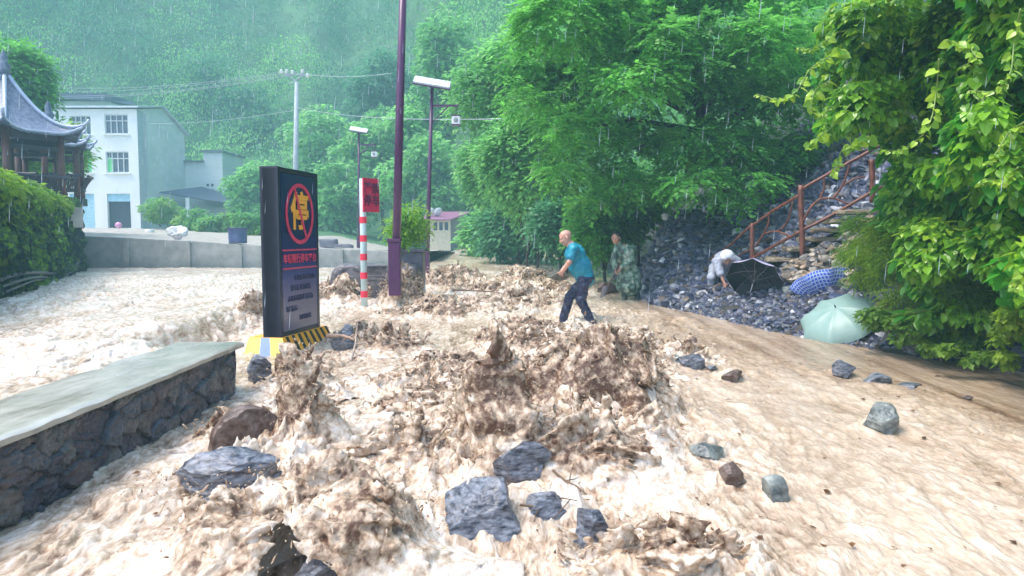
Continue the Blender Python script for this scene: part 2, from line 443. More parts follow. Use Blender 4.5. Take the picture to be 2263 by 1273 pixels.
# road bed under the flood
mb = MB(); mb.keep = True; mb.grid(np.stack(np.meshgrid(np.linspace(-22, 10, 5), np.linspace(-20, 31, 9)) + [np.full((9, 5), -.75)], -1))
tag(mb.build('flooded_road', pm('asphalt', (.04,.04,.04), .8, var=(.06,.055,.05), scale=20)), kind='structure')

# ---------------------------------------------------------------- water
SPL = [  # crests: px, py(base), width m, depth m, height m   (measured on the photograph, then placed in the world)
 (662,1005,.50,.45,.72),(1085,1040,.62,.5,.78),(1330,935,1.2,.65,.78),(1440,1020,.42,.4,.32),(1300,1050,.7,.5,.38),
 (645,1290,1.25,.9,.43),(1450,1270,.55,.4,.18),(915,1050,.55,.4,.36),(1130,775,.9,.6,.34),(752,672,1.3,1.0,.5),
 (880,684,.8,.8,.78),(553,712,.35,.5,.42),(650,860,.55,.45,.34),(1080,650,1.9,.9,.26),(1380,800,1.5,.8,.32),(960,860,1.1,.6,.22),
 (470,985,.4,.3,.22),(1230,606,1.6,1.0,.14),(850,780,.9,.7,.3),(1210,900,.8,.5,.42)]
def gp(px, py, z=.1):
    """ground point below a pixel"""
    Y = 12.
    for _ in range(25):
        p = at(px, py, Y); zz = float(base(p.x, Y)) ; sl = (p.z - CAM_Z) / Y
        Y = .5 * Y + .5 * (zz - CAM_Z) / sl
    return at(px, py, Y)
SW = []
ROCKS = [(466,1117,243),(520,1016,145),(1061,1197,173),(1155,1079,129),(1212,1162,128),(1308,1229,82),(1259,1063,94),(1562,1023,100),(1626,1081,60),(1724,1117,60),(1967,964,74),(1872,837,46),(1622,844,51),(1490,812,44),(1535,817,54),(1244,706,44),(1309,714,46)]
for px, py, wd, dp, ht in SPL:
    p = gp(px, py); SW.append((p.x, p.y + dp * .35, wd, dp, ht))
qs = np.random.RandomState(3)
for k in range(46):
    y_ = 4.2 + 19 * qs.rand() ** 1.5; x_ = qs.uniform(-2.5, 1.5 - .02 * y_) ; s_ = qs.uniform(.35, .9) * (1 + y_ * .03)
    SW.append((x_, y_, s_, s_ * .75, s_ * qs.uniform(.18, .42)))
RK = [(gp(a, b), w_ / FPX) for a, b, w_ in ROCKS]
def turb(x, y):
    """how rough the water is"""
    t = shore_t(x, y)
    calm = sstep(-2.3, -1.1, t) * sstep(15, 9, y) + sstep(-1.0, -.3, t) * sstep(30, 16, y) * .7
    calm = np.clip(calm, 0, 1)
    river = sstep(-3.2, -3.9, x)
    a = .55 + .5 * perlin(np.stack([x * .55, y * .3, 0 * x + 3.3], -1))
    a = a * (1 - .88 * calm) * (1 - .05 * river)
    a = a * (1 - .55 * sstep(18, 30, y)) * (1 - .42 * sstep(.9, 2.3, x) * sstep(12, 9, y))
    return np.clip(a, .05, 1.2)
def water_sheet(X, Y, x0=None):
    A = turb(X, Y); B = base(X, Y)
    P = np.stack([X, Y * .62, 0 * X], -1); lumpfrac = .36
    W = np.stack([perlin(P * 1.7 + 5), perlin(P * 1.7 + 9), 0 * X], -1) * .35
    big = fbm((P + W) * 1.15, 3); mid = .5 * ridged((P + W) * 3.1 + 4, 3) + .9 * billow((P + W) * 2.6 + 14, 3) - .9; fin = billow((P + W * .6) * 7.5 + 7, 3) - .55; fin2 = billow((P + W * .8) * [22, 19, 1] + 3, 2) - .4
    scale = np.clip(Y / 9., .7, 2.2)
    H = A * (.085 * big + .062 * mid + .034 * fin * scale + .013 * fin2) + .006 * perlin(np.stack([X * 14, Y * 3.5, 0 * X], -1))
    lump = np.zeros_like(X)
    for kq, (cx, cy, wd, dp, ht) in enumerate(SW):
        if kq == 5: lump -= .2 * np.exp(-((X - cx - .06) / .36) ** 2 - ((Y - cy + .22) / .36) ** 2); continue
        e = np.exp(-((X - cx) / (wd * .55)) ** 2 - ((Y - cy) / (dp * .6)) ** 2); lump += ht * lumpfrac * e
    H = H + lump * (1 + .35 * mid) + np.clip(lump, 0, .2) * .16 * fin
    pile = np.zeros_like(X)
    for (g_, s_) in RK:
        w_ = s_ * g_.y; pile += .26 * w_ * np.exp(-((X - g_.x) / (w_ * .75)) ** 2 - ((Y - g_.y - w_ * 1.0) / (w_ * .45)) ** 2) - .10 * w_ * np.exp(-((X - g_.x) / (w_ * .6)) ** 2 - ((Y - g_.y + w_ * .35) / (w_ * .5)) ** 2)
    H = H + pile * (1 + .4 * fin)
    K = np.clip(A * .09 + lump * .15, 0, .12)
    DX = K * (perlin(P * 5 + 21) + .5 * perlin(P * 13 + 2)); DY = K * (perlin(P * 5 + 41) + .5 * perlin(P * 13 + 8)) 
    foam_shade = .41 + .26 * fbm((P + W) * np.array([2.2, .8, 1]) + 60, 4) + (.34 * fin + .30 * fin2 + .30 * mid - .06) * np.clip(A * 1.5, 0, 1) - .22 * sstep(.02, .16, lump)  # mud and foam tone, with crevices painted darker brown in place of shade
    t = shore_t(X, Y); sm = sstep(.9, 2.3, X) * sstep(12, 9, Y); foam_shade = foam_shade * (1 - .55 * sm) + .55 * sm * (.56 + .30 * fbm(P * [3.2, .5, 1] + 8, 4)); cm = np.clip(sstep(-3.0, -1.8, t + .5 * perlin(P * .9)) * sstep(17, 10, Y) + sstep(-1.3, -.4, t), 0, 1); foam_shade = foam_shade * (1 - .8 * cm) + .8 * cm * (.27 + .28 * fbm(P * [5, .6, 1] + 3, 3))
    foam_shade = foam_shade + .14 * sstep(-3.2, -3.8, X) + .1 * sstep(8, 16, Y) + np.clip(pile * 1.2, -.1, .12)
    return np.stack([X + DX, Y + DY, B + H], -1), np.clip(foam_shade, 0, 1), np.clip(1 - np.maximum(.5 * sm, .7 * cm), .2, 1)

def water_mat():
    m = bpy.data.materials.new('muddy_water'); m.use_nodes = True; t = m.node_tree; b = t.nodes['Principled BSDF']
    a = t.nodes.new('ShaderNodeAttribute'); a.attribute_name = 'foam_shade'
    tc = t.nodes.new('ShaderNodeTexCoord'); mp = t.nodes.new('ShaderNodeMapping'); mp.inputs['Scale'].default_value = (1, .3, 1)
    t.links.new(tc.outputs['Object'], mp.inputs[0])
    n = t.nodes.new('ShaderNodeTexNoise'); n.inputs['Scale'].default_value = 19; n.inputs['Detail'].default_value = 8; n.inputs['Roughness'].default_value = .68
    n.inputs['Distortion'].default_value = .6
    t.links.new(mp.outputs[0], n.inputs['Vector'])
    ad = t.nodes.new('ShaderNodeMath'); ad.operation = 'MULTIPLY_ADD'; ad.inputs[1].default_value = 2.0; ad.inputs[2].default_value = -1.0
    t.links.new(n.outputs[0], ad.inputs[0])
    a2 = t.nodes.new('ShaderNodeAttribute'); a2.attribute_name = 'churn'; mu = t.nodes.new('ShaderNodeMath'); mu.operation = 'MULTIPLY'; t.links.new(ad.outputs[0], mu.inputs[0]); t.links.new(a2.outputs['Fac'], mu.inputs[1])
    su = t.nodes.new('ShaderNodeMath'); su.operation = 'ADD'; t.links.new(mu.outputs[0], su.inputs[0]); t.links.new(a.outputs['Fac'], su.inputs[1])
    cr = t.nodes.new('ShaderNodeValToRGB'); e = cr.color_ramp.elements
    e[0].position = 0; e[0].color = (.12,.060,.034,1); e[1].position = 1; e[1].color = (.76,.69,.62,1)  # dark end is the painted shade of the creases
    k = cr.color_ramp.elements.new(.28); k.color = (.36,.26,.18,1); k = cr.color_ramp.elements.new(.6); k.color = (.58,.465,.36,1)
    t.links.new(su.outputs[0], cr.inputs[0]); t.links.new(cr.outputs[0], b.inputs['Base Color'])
    b.inputs['Roughness'].default_value = .19; b.inputs['Specular IOR Level'].default_value = .45
    b.inputs['Subsurface Weight'].default_value = .45; b.inputs['Subsurface Radius'].default_value = (1., .7, .45); b.inputs['Subsurface Scale'].default_value = .03
    n2 = t.nodes.new('ShaderNodeTexNoise'); n2.inputs['Scale'].default_value = 26; n2.inputs['Detail'].default_value = 6; n2.inputs['Roughness'].default_value = .6
    t.links.new(mp.outputs[0], n2.inputs['Vector'])
    bp = t.nodes.new('ShaderNodeBump'); bp.inputs['Strength'].default_value = 1; bp.inputs['Distance'].default_value = .018
    t.links.new(n2.outputs[0], bp.inputs['Height']); t.links.new(bp.outputs[0], b.inputs['Normal'])
    return m
waterm = water_mat()
d = np.geomspace(1.7, 54, 640); u = np.linspace(-1, 1, 940)
Yg = np.repeat(d[:, None], len(u), 1); Xg = u[None] * (.85 * Yg + 1.2)
G, foam_shade, tbl = water_sheet(Xg, Yg)
# the river stops at the far embankment, the road runs on
keep = ~((Yg > 31.2) & (Xg < -3.6)) & (shore_t(Xg, Yg) < .9)
# split: quads whose corners are all kept
def sheet_obj(name, mask):
    idx = np.arange(Xg.size).reshape(Xg.shape); ok = mask[:-1,:-1] & mask[:-1,1:] & mask[1:,1:] & mask[1:,:-1]
    q = np.stack([idx[:-1,:-1], idx[:-1,1:], idx[1:,1:], idx[1:,:-1]], -1)[ok]
    us, inv = np.unique(q, return_inverse=True)
    mb = MB(); mb.keep = True; mb.add(G.reshape(-1,3)[us], {4: inv.reshape(-1, 4)})
    o = mb.build(name, waterm, smooth=True, attrs={'foam_shade': foam_shade.ravel()[us], 'churn': tbl.ravel()[us]}); tag(o, kind='structure')
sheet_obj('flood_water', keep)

# breaking crests: turbulent volumes
def relax(V, Q, it):
    e = np.concatenate([Q[:, [0,1]], Q[:, [1,2]], Q[:, [2,3]], Q[:, [3,0]]]); n = len(V); c = np.bincount(e[:,0], minlength=n) + np.bincount(e[:,1], minlength=n)
    for _ in range(it):
        S_ = np.stack([np.bincount(e[:,0], V[e[:,1], k], n) + np.bincount(e[:,1], V[e[:,0], k], n) for k in range(3)], 1) / np.maximum(c, 1)[:, None]; V = V * .4 + S_ * .6
    return V
def splash(cx, cy, wd, dp, ht, h, seed, holes=(), idx=99):
    zb = float(base(cx, cy)); lo = np.array([cx - wd * .8, cy - dp * .9, zb - .06]); hi = np.array([cx + wd * .8, cy + dp * .9, zb + ht * 1.55])
    g = [np.arange(lo[a], hi[a], h) for a in range(3)]
    P = np.stack(np.meshgrid(*g, indexing='ij'), -1).astype(np.float32)
    q = P - np.array([cx, cy, zb]); hz = np.clip(q[..., 2] / ht, 0, 2)
    w = .34 / max(min(wd, ht), .3)
    Wp = np.stack([perlin(P * 2.6 / 1 + seed), perlin(P * 2.6 + seed + 7), perlin(P * 2.6 + seed + 13)], -1)
    q = q + Wp * .14 * (.4 + ht)
    # fountain-like profile, uneven top
    rr = np.sqrt((q[..., 0] / (wd * .5)) ** 2 + ((q[..., 1]) / (dp * .5)) ** 2)
    top = ht * (1.18 * np.exp(-rr ** 2 * .95) - .17) * (1 + .45 * perlin(np.stack([q[..., 0] * 2.4 / wd, q[..., 1] * 2.4, 0 * rr + seed], -1)))
    f = (q[..., 2] - top) * .55
    m = np.abs(f) < .22
    rho = np.sqrt(q[m][..., 1] ** 2 + q[m][..., 2] ** 2); phi = np.arctan2(q[m][..., 2], q[m][..., 1] + 1e-4)
    S = np.stack([q[m][..., 0], rho * .8, phi * .42 + .3 * rho], -1) + cx; hzz = hz[m]
    S = S + Wp[m] * .05
    n1 = billow(S * 5 + seed, 2, gain=.6); n2 = billow(S * 13 + seed, 2, gain=.6); n3 = billow(S * 36 + seed, 1)
    amp = .25 + 1.0 * sstep(.05, .8, hzz)
    f[m] += -{5: .42, 3: .4, 2: .85}.get(idx, 1.) * amp * (.080 * (n1 - .75) + .038 * (n2 - .75) + .012 * (n3 - .5)) * (1 if ht > .3 else .7)
    for (ox, oy, oz, rx_, ry_, rz_) in holes:
        e_ = np.sqrt(((P[..., 0] - cx - ox) / rx_) ** 2 + ((P[..., 1] - cy - oy) / ry_) ** 2 + ((P[..., 2] - zb - oz) / rz_) ** 2) + .22 * Wp[..., 0]; f = np.maximum(f, (1 - e_) * .1)
    f[~m & (f < 0)] = -.2
    f[0] = f[-1] = .2; f[:, 0] = f[:, -1] = .2; f[..., -1] = .2
    return surfnet(f, lo, h)
mb = MB(); fo = []
for i, (cx, cy, wd, dp, ht) in enumerate(SW):
    if i >= len(SPL) and cy < 6.5: continue
    h = float(np.clip(cy / 430., .0095, .05)) * (1 if i < len(SPL) else 1.25)
    V, Q = splash(cx, cy, wd * 1.15, dp * 1.2, ht, h, 11.3 * i + 3, {5: [(.06, -.24, .02, .30, .40, .23)], 1: [(-.12, -.34, .12, .10, .16, .13)]}.get(i, ()), i)
    V = relax(V, Q, 7 if cy < 9 else 2); mb.add(V, {4: Q}); qv = V - np.array([cx, cy, float(base(cx, cy))]); rho = np.hypot(qv[:, 1], qv[:, 2]); Sv = np.stack([qv[:, 0], rho * .8, np.arctan2(qv[:, 2], qv[:, 1] + 1e-4) * .42 + .3 * rho], -1)
    sd_ = 11.3 * i + 3; Sv = Sv + cx; fo.append(.42 * sstep(.45 * ht, .02, qv[:, 2]) - .19 + {5: .14, 3: .4, 4: .05, 0: -.06, 1: -.1, 2: -.12}.get(i, 0) + .32 * billow(Sv * 5 + sd_, 2, gain=.6) + .28 * billow(Sv * 13 + sd_, 2, gain=.6) + .30 * perlin(V * 1.8) + .1 * perlin(Sv * 50))  # creases of the crests browned to deepen their shade, mixed with foam tone
# flying drops and strings of water
Vd, Fd = ico(1); ND = 13000; drops = []
kk = rng.choice(len(SW), ND, p=(lambda a: a / a.sum())(np.array([s[4] * s[2] / max(s[1], 3) for s in SW])))
for i in range(ND):
    cx, cy, wd, dp, ht = SW[kk[i]]
    th = rng.rand() * 2 * math.pi; r = rng.rand() ** .6; zz = ht * (.45 + .75 * rng.rand() ** 1.2) * (1.15 - .5 * r)
    p = np.array([cx + wd * .62 * r * math.cos(th), cy + dp * .62 * r * math.sin(th), float(base(cx, cy)) + zz])
    dirv = np.array([math.cos(th) * r * .8, math.sin(th) * r * .8, rng.uniform(-.9, .9)]) + rng.normal(size=3) * .25
    dirv /= np.linalg.norm(dirv); s = (.0022 + .0065 * rng.rand() ** 3) * max(cy / 5.5, .8); st = rng.choice([1, 1.6, 3, 5.5], p=[.35, .3, .22, .13])
    v = Vd * s; v = v + np.outer(v @ dirv, dirv) * (st - 1); drops.append(v + p)
D = np.concatenate(drops); FF = (Fd[None] + (np.arange(ND) * len(Vd))[:, None, None]).reshape(-1, 3)
mb.add(D, {3: FF}); fo.append(np.full(len(D), .35))
mb.keep = True
o = mb.build('breaking_waves', waterm, smooth=True, attrs={'foam_shade': np.clip(np.concatenate(fo), 0, 1), 'churn': np.ones(sum(len(f_) for f_ in fo))})
tag(o, 'churning brown crests and spray of the mud flood across the road', 'splashing water', kind='stuff')
# ---------------------------------------------------------------- rubble-stone parapet along the river
root = empty('parapet_wall', (-3.15, 4.6, -.3)); tag(root, 'low dark rubble-stone wall with flooded pale concrete top beside the river', 'wall')
yy = np.linspace(-1.0, 7.97, 900); zz = np.linspace(-.45, .53, 96); Yw, Zw = np.meshgrid(yy, zz, indexing='ij')
def voro(P, seed, jit=.9):
    I = np.floor(P).astype(int); d1 = np.full(P.shape[:-1], 9.); d2 = d1.copy(); cid = np.zeros(P.shape[:-1])
    for a in (-1,0,1):
        for b in (-1,0,1):
            c = I + [a, b]; h = PERM[(PERM[(c[...,0] + seed) & 255] + c[...,1]) & 255]; h2 = PERM[h + 57]
            q = c + .5 + jit * (np.stack([h, h2], -1) / 255. - .5); dd = np.linalg.norm(P - q, axis=-1)
            m = dd < d1; d2 = np.where(m, d1, np.minimum(d2, dd)); cid = np.where(m, h / 255., cid); d1 = np.where(m, dd, d1)
    return d1, d2, cid
Pw = np.stack([Yw, Zw * 1.35, 0 * Yw], -1)
Wv = np.stack([perlin(Pw * 3), perlin(Pw * 3 + 9)], -1) * .11
d1, d2, cid = voro(np.stack([Yw * 4.4, Zw * 6.2], -1) + Wv * 4, 3)
edge = sstep(0, .10, d2 - d1)
Xw = -2.96 + .022 * edge + (cid - .5) * .055 + .016 * fbm(Pw * 9, 4) + .012 * ridged(Pw * 16, 2)
Xw = Xw - .28 * sstep(7.7, 7.97, Yw) * (1 - .2 * cid)
kk2 = sstep(.44, .50, Zw); Xw = Xw * (1 - kk2) + np.minimum(Xw, -2.93) * kk2
pal = np.array([(.10,.10,.145),(.15,.13,.145),(.18,.18,.17),(.075,.08,.125),(.22,.19,.15),(.13,.15,.185),(.17,.12,.12)])
c = pal[(cid * 6.99).astype(int)] * (1 + .35 * fbm(Pw * 7, 3))[..., None]
c = (c * .6 + c.mean(-1, keepdims=True) * [.34, .38, .50]) * .62 * (.45 + .55 * edge)[..., None] 
mb = MB(); mb.grid(np.stack([Xw, Yw, Zw], -1), np.concatenate([np.clip(c, .01, 1), np.ones(c.shape[:2] + (1,))], -1))
xe, ze = np.meshgrid(np.linspace(-3.7, -2.98, 60), np.linspace(-.45, .5, 70), indexing='ij'); Pe = np.stack([xe, ze, 0*xe], -1); ce = np.array([.11,.11,.14]) * (1 + .5 * fbm(Pe * 6, 3))[..., None]
mb.grid(np.stack([xe, 7.9 + .05 * fbm(Pe * 5, 4), ze], -1), np.concatenate([np.clip(ce, .01, 1), np.ones(ce.shape[:2] + (1,))], -1))
wallm = pm('wet_masonry', (.7,.7,.75), .3, attr='col', var=(1.25,1.25,1.25), scale=25, bump=.008, bscale=60)
mb.build('masonry_face', wallm, root, smooth=True)
yy = np.linspace(-1.0, 7.93, 420); xx = np.concatenate([np.linspace(-3.6, -2.895, 26)])
X, Y = np.meshgrid(xx, yy); X = X + .022 * perlin(np.stack([Y * 3, 0*Y, 0*Y], -1)) * sstep(-3.1, -2.93, X) + .05 * perlin(np.stack([Y * 1.7, 0*Y + 5, 0*Y], -1)) * sstep(-3.48, -3.6, X)
Z = .552 + .006 * fbm(np.stack([X * 3, Y * 1.1, 0*X], -1), 3) - .02 * sstep(-2.93, -2.89, X)
mb = MB(); mb.grid(np.stack([X, Y, Z], -1)); mb.grid(np.stack([X[:, [0, -1]], Y[:, [0, -1]], Z[:, [0, -1]] * 0 + .50], -1))
for e in (0, -1):
    mb.grid(np.stack([np.stack([X[:, e], Y[:, e], Z[:, e]], -1), np.stack([X[:, e], Y[:, e], 0*Y[:, e] + .50], -1)], 1))
mb.grid(np.stack([np.stack([X[-1], Y[-1], Z[-1]], -1), np.stack([X[-1], Y[-1], 0*X[-1] + .50], -1)], 1))
mb.build('coping', conc_wet, root, smooth=True)

# ---------------------------------------------------------------- rocks in the flood
def rock(name, px0, py0, px1, py1, mat, label, seed, dz=0., depth=.8, cat='rock', group='rocks carried by the flood', level=5, sink=.3, rz=0., tilt=(0,0), strata=0., Y=None, rough=.032, cuts=18):
    b = gp((px0 + px1) / 2, py1) if Y is None else at((px0 + px1) / 2, py1, Y)
    s = b.y / FPX; w_ = (px1 - px0) * s * 1.06; h_ = (py1 - py0) * s * 1.02; dp = w_ * depth
    V, F = rock_verts(level, (w_, dp, h_ * (1 + sink) + .03), seed, rz=rz, tilt=tilt, strata=strata, rough=rough, cuts=cuts, foot=.45)
    lo, hi = V.min(0), V.max(0); ctr = np.array([b.x, b.y + dp * .5, b.z + dz + h_ * .5 - sink * h_ * .5])
    sc = np.array([w_, dp, h_ * (1 + sink)]) / (hi - lo); V = (V - (lo + hi) / 2) * sc + ctr
    mb = MB(); mb.add(V, {3: F}); o = mb.build(name, mat); tag(o, label, cat, group)
    return o
rk = rock
rk('boulder', 345, 1020, 588, 1117, rockm, 'long flat slate slab with white water pouring over it below the parapet wall', 11, strata=.02, depth=.75, dz=.03, cuts=22)
rk('boulder', 447, 912, 592, 1016, rockb, 'reddish brown angular boulder beside the stone wall with a wet grey right side', 23, cuts=12, dz=.02)
rk('boulder', 975, 1094, 1148, 1197, rockm, 'dark blue-black boulder, biggest of the foreground group', 35, dz=.03)
rk('boulder', 1090, 996, 1219, 1079, rockm, 'pyramid-shaped dark blue rock with a pale streaked right face', 41, dz=.03, cuts=9)
rk('boulder', 1148, 1106, 1276, 1162, rockm, 'low pale-topped slab between the biggest dark boulder and the upright rock', 52, cuts=20, dz=.01)
rk('boulder', 1267, 1133, 1349, 1229, rockm, 'upright rough dark rock at the lower centre, right of the pale-topped slab', 63, dz=.02, rough=.04)
rk('boulder', 1212, 1020, 1306, 1063, rockg, 'flat greenish grey stone just right of the pyramid-shaped rock', 74, cuts=20)
rk('boulder', 1110, 928, 1195, 996, rockg, 'pale green-grey rock half covered by the central splash', 85, dz=.04)
rk('boulder', 1512, 989, 1612, 1023, rockg, 'low slab nearly under water upstream of a mottled rock', 96, cuts=20)
rk('boulder', 1596, 1026, 1657, 1081, rockb, 'small mottled brown rock touching the downstream end of a low slab', 107)
rk('boulder', 1694, 1054, 1754, 1117, rockg, 'smooth rounded grey-green stone standing alone in shallow brown water', 118, cuts=5, rough=.02)
rk('boulder', 1930, 896, 2004, 964, rockg, 'blocky faceted blue-grey rock standing alone at the right, water creasing around it', 129, cuts=13, rough=.05)
rk('boulder', 1849, 797, 1895, 837, rockm, 'dark pointed rock leaning in the calm brown water near the right bank', 131, cuts=8, tilt=(0,.3))
rk('boulder', 1597, 819, 1648, 844, rockb, 'small brown-grey rock right of a cluster of dark rocks in midstream', 142)
rk('boulder', 1468, 786, 1512, 812, rockg, 'pale left rock of a midstream cluster', 153)
rk('boulder', 1508, 784, 1562, 817, rockm, 'dark middle rock of a midstream cluster', 164)
rk('boulder', 1563, 808, 1592, 820, rockm, 'tiny flat rock at the right end of a midstream cluster', 175, level=4)
rk('boulder', 1514, 744, 1547, 762, rockb, 'small dark brown rock at the edge of the gravel beach', 186, level=4)
rk('boulder', 1924, 829, 1986, 851, rockm, 'thin dark slate piece right of the pointed leaning rock', 197, level=4, cuts=18)
rk('boulder', 1990, 850, 2056, 862, rockm, 'long thin sliver of slate barely out of the water at the right', 208, level=4, cuts=18)
rk('boulder', 2130, 874, 2153, 886, rockb, 'tiny brown stone in the brown water at the far right', 219, level=4)
rk('boulder', 724, 732, 787, 781, rockm, 'rounded wet blue-grey boulder jammed behind the striped base', 220, cuts=8, dz=.08)
rk('boulder', 541, 794, 594, 852, rockm, 'dark blue rock at the end of the stone wall in front of the striped base', 231, dz=.05, rough=.04)
rk('boulder', 1173, 711, 1211, 729, rockm, 'small dark blue rock in the flood just left of the man in teal', 242, level=4)
rk('boulder', 1320, 624, 1372, 651, rockb, 'dark brown boulder at the feet of the man in camouflage', 253)
rk('boulder', 1400, 738, 1448, 764, rockm, 'dark rock poking out behind the big central splash', 264, level=4)
rk('boulder', 600, 1225, 760, 1300, rockm, 'dark wet boulder under the curling wave at the bottom edge', 275, dz=-.05)
rk('boulder', 640, 575, 690, 600, rockm, 'low dark rock hidden behind the information sign', 286, level=3) if False else None

def branch(pts, r, label, col=(.10,.06,.035)):
    P = [tuple(p) for p in pts]; n = len(P); mb = MB()
    t = np.linspace(0, 1, n * 4); pp = np.stack([np.interp(t, np.linspace(0,1,n), [p[k] for p in P]) for k in range(3)], 1)
    pp += .012 * np.stack([perlin(pp * 9 + s) for s in (1, 5, 9)], 1)
    mb.tube(pp, np.linspace(r, r * .35, len(pp)), 6)
    for k in range(3):
        i = rng.randint(len(pp) // 3, len(pp) - 1); q = pp[i]; e = q + rng.normal(size=3) * .1 + [0,0,.04]
        mb.tube([q, (q + e) / 2 + rng.normal(size=3) * .01, e], [r * .5, r * .4, r * .15], 5)
    o = mb.build('broken_branch', pm('wet_wood', col, .45, var=tuple(c * 1.7 for c in col), scale=20, stretch=(1,1,.2)), smooth=True); tag(o, label, 'branch', 'branches in the flood'); return o
branch([at(1217,1040,5.0), at(1255,1062,4.9), at(1300,1095,4.6)], .009, 'thin dark stick slanting down from the pyramid-shaped rock')
branch([at(1148,1113,4.3), at(1195,1120,4.3), at(1240,1100,4.4), at(1275,1105,4.35)], .008, 'thin dark twig lying across the pale-topped slab')
branch([at(722,742,10.2), at(760,742,10.1), at(785,752,10.0), at(790,715,10.2)], .03, 'bent bare branch caught on the boulder behind the striped base', (.22,.15,.11))
branch([at(775,800,9.6), at(783,770,9.8), at(790,735,10.0)], .02, 'upright pale stick beside the boulder behind the striped base', (.3,.24,.2))
branch([at(700,795,9.3), at(720,775,9.5), at(752,780,9.5)], .02, 'curved pale root on the water in front of the striped base', (.34,.24,.17))
0 and branch([at(1315,541,17.0), at(1338,543,16.8), at(1356,542,16.6)], .02, 'bare straight stick behind the shoulder of the man in camouflage', (.25,.2,.17))
branch([at(1000,640,17), at(1090,645,17), at(1130,655,16.5)], .02, 'thin branch drifting across the rough water in midstream')

# ---------------------------------------------------------------- parking sign
def solid(name, col, **k): return pm(name, col, var=tuple(min(1, c * 1.25 + .004) for c in col), scale=5, **k)
navy = solid('navy_steel', (.010,.012,.032), rough=.28); navy2 = solid('navy_panel', (.016,.026,.10), rough=.22)
red = solid('red_paint', (.62,.03,.10), rough=.35); orange = solid('orange_paint', (.85,.38,.03), rough=.4)
yellow = solid('yellow_paint', (.85,.72,.16), rough=.4); blackp = solid('black_paint', (.012,.012,.02), rough=.35)
bluewhite = solid('pale_blue_paint', (.28,.38,.62), rough=.4)
A0 = at(620, 753, 10.0); A1 = at(706, 733, 11.2)
dv = Vector((A1.x - A0.x, A1.y - A0.y, 0)); L = dv.length; rz = math.atan2(dv.y, dv.x)
zb, zt = .30, 2.62
sgn = empty('information_sign', (A0.x, A0.y, zb - .35), rz)   # local x: along the face, local -y: out of the face
tag(sgn, 'tall dark blue board sign with a crossed-out yellow character standing on a striped base', 'sign')
def local(mb): mb.local = True; return mb
H = zt - zb; z0 = .35
TH = .24
mb = local(MB())
mb.box((L/2, TH/2, z0 + H/2), (L, TH - .03, H - .03))
mb.box((.03, TH/2, z0 + H/2), (.06, TH + .03, H + .02)); mb.box((L - .04, TH/2, z0 + H/2), (.08, TH + .03, H + .0)); mb.box((L/2, TH/2, z0 + H - .02), (L - .144, TH + .01, .05)); mb.box((L/2, TH/2, z0 + .03), (L - .144, TH + .01, .06))
mb.build('frame', navy, sgn, bevel=.006)
# glossy printed face: deep blue above, greying below (the print itself)
fm = bpy.data.materials.new('printed_face'); fm.use_nodes = True; t = fm.node_tree; b = t.nodes['Principled BSDF']
tc = t.nodes.new('ShaderNodeTexCoord'); sx = t.nodes.new('ShaderNodeSeparateXYZ'); rp = t.nodes.new('ShaderNodeValToRGB'); mr = t.nodes.new('ShaderNodeMapRange')
t.links.new(tc.outputs['Object'], sx.inputs[0]); t.links.new(sx.outputs[2], mr.inputs[0]); mr.inputs[1].default_value = z0; mr.inputs[2].default_value = z0 + H
t.links.new(mr.outputs[0], rp.inputs[0]); e = rp.color_ramp.elements; e[0].position = .1; e[0].color = (.17,.15,.22,1); e[1].position = .62; e[1].color = (.008,.022,.085,1)
k = e.new(.34); k.color = (.09,.09,.23,1); k = e.new(.44); k.color = (.025,.03,.16,1)
t.links.new(rp.outputs[0], b.inputs['Base Color']); b.inputs['Roughness'].default_value = .2
mb = local(MB()); mb.box((L/2, 0, z0 + H/2), (L - .16, .02, H - .14)); mb.build('face_panel', fm, sgn)
def ring(mb, c, r0, r1, y, th=.008, seg=48):
    a = np.arange(seg) * 2 * math.pi / seg; V = []
    for r, yy in ((r0, y), (r1, y), (r1, y + th), (r0, y + th)): V.append(np.stack([c[0] + r * np.cos(a), np.full(seg, yy), c[1] + r * np.sin(a)], 1))
    q = []
    for k in range(4):
        for j in range(seg): n_ = (j+1) % seg; kk_ = (k+1) % 4; q.append((k*seg+j, k*seg+n_, kk_*seg+n_, kk_*seg+j))
    mb.add(np.concatenate(V), {4: q})
cz = z0 + H * .735; RX = .43
mb = local(MB()); ring(mb, (L*.5, cz), RX - .055, RX, -.026)
a_ = R(-64); mb.box((L*.5, -.034, cz), (RX * 1.86, .008, .045), M=Matrix.Rotation(-a_, 4, 'Y'))
mb.build('prohibition_ring', red, sgn)
mb = local(MB()); mb.box((L*.5, -.014, z0 + H*.515), (L*.86, .008, .022)); mb.box((L*.5, -.014, z0 + H*.405), (L*.86, .008, .022)); mb.build('red_line', red, sgn)
def text(name, body, size, loc, mat, parent, rot=(R(90), 0, 0), off=0., ext=.004, align='CENTER', sx=1., line=1.):
    cu = bpy.data.curves.new(name, 'FONT'); cu.body = body; cu.size = size; cu.extrude = ext; cu.offset = off; cu.align_x = align; cu.align_y = 'CENTER'; cu.space_line = line
    cu.resolution_u = 3
    o = bpy.data.objects.new(name, cu); SC.collection.objects.link(o); dg = bpy.context.evaluated_depsgraph_get()
    me = bpy.data.meshes.new_from_object(o.evaluated_get(dg)); bpy.data.objects.remove(o)
    me.materials.clear(); me.materials.append(mat); q = bpy.data.objects.new(name, me); SC.collection.objects.link(q)
    q.parent = parent; q.location = loc; q.rotation_euler = rot; q.scale = (sx, 1, 1); return q
text('warning_character', '停', .56, (L*.5, -.022, cz), orange, sgn, off=.014, sx=1.0)
text('title_text', '车辆限行停车平台', .135, (L*.5, -.016, z0 + H*.46), red, sgn, off=.003, sx=.95)
inkm = solid('dark_ink', (.03,.025,.10), rough=.5)
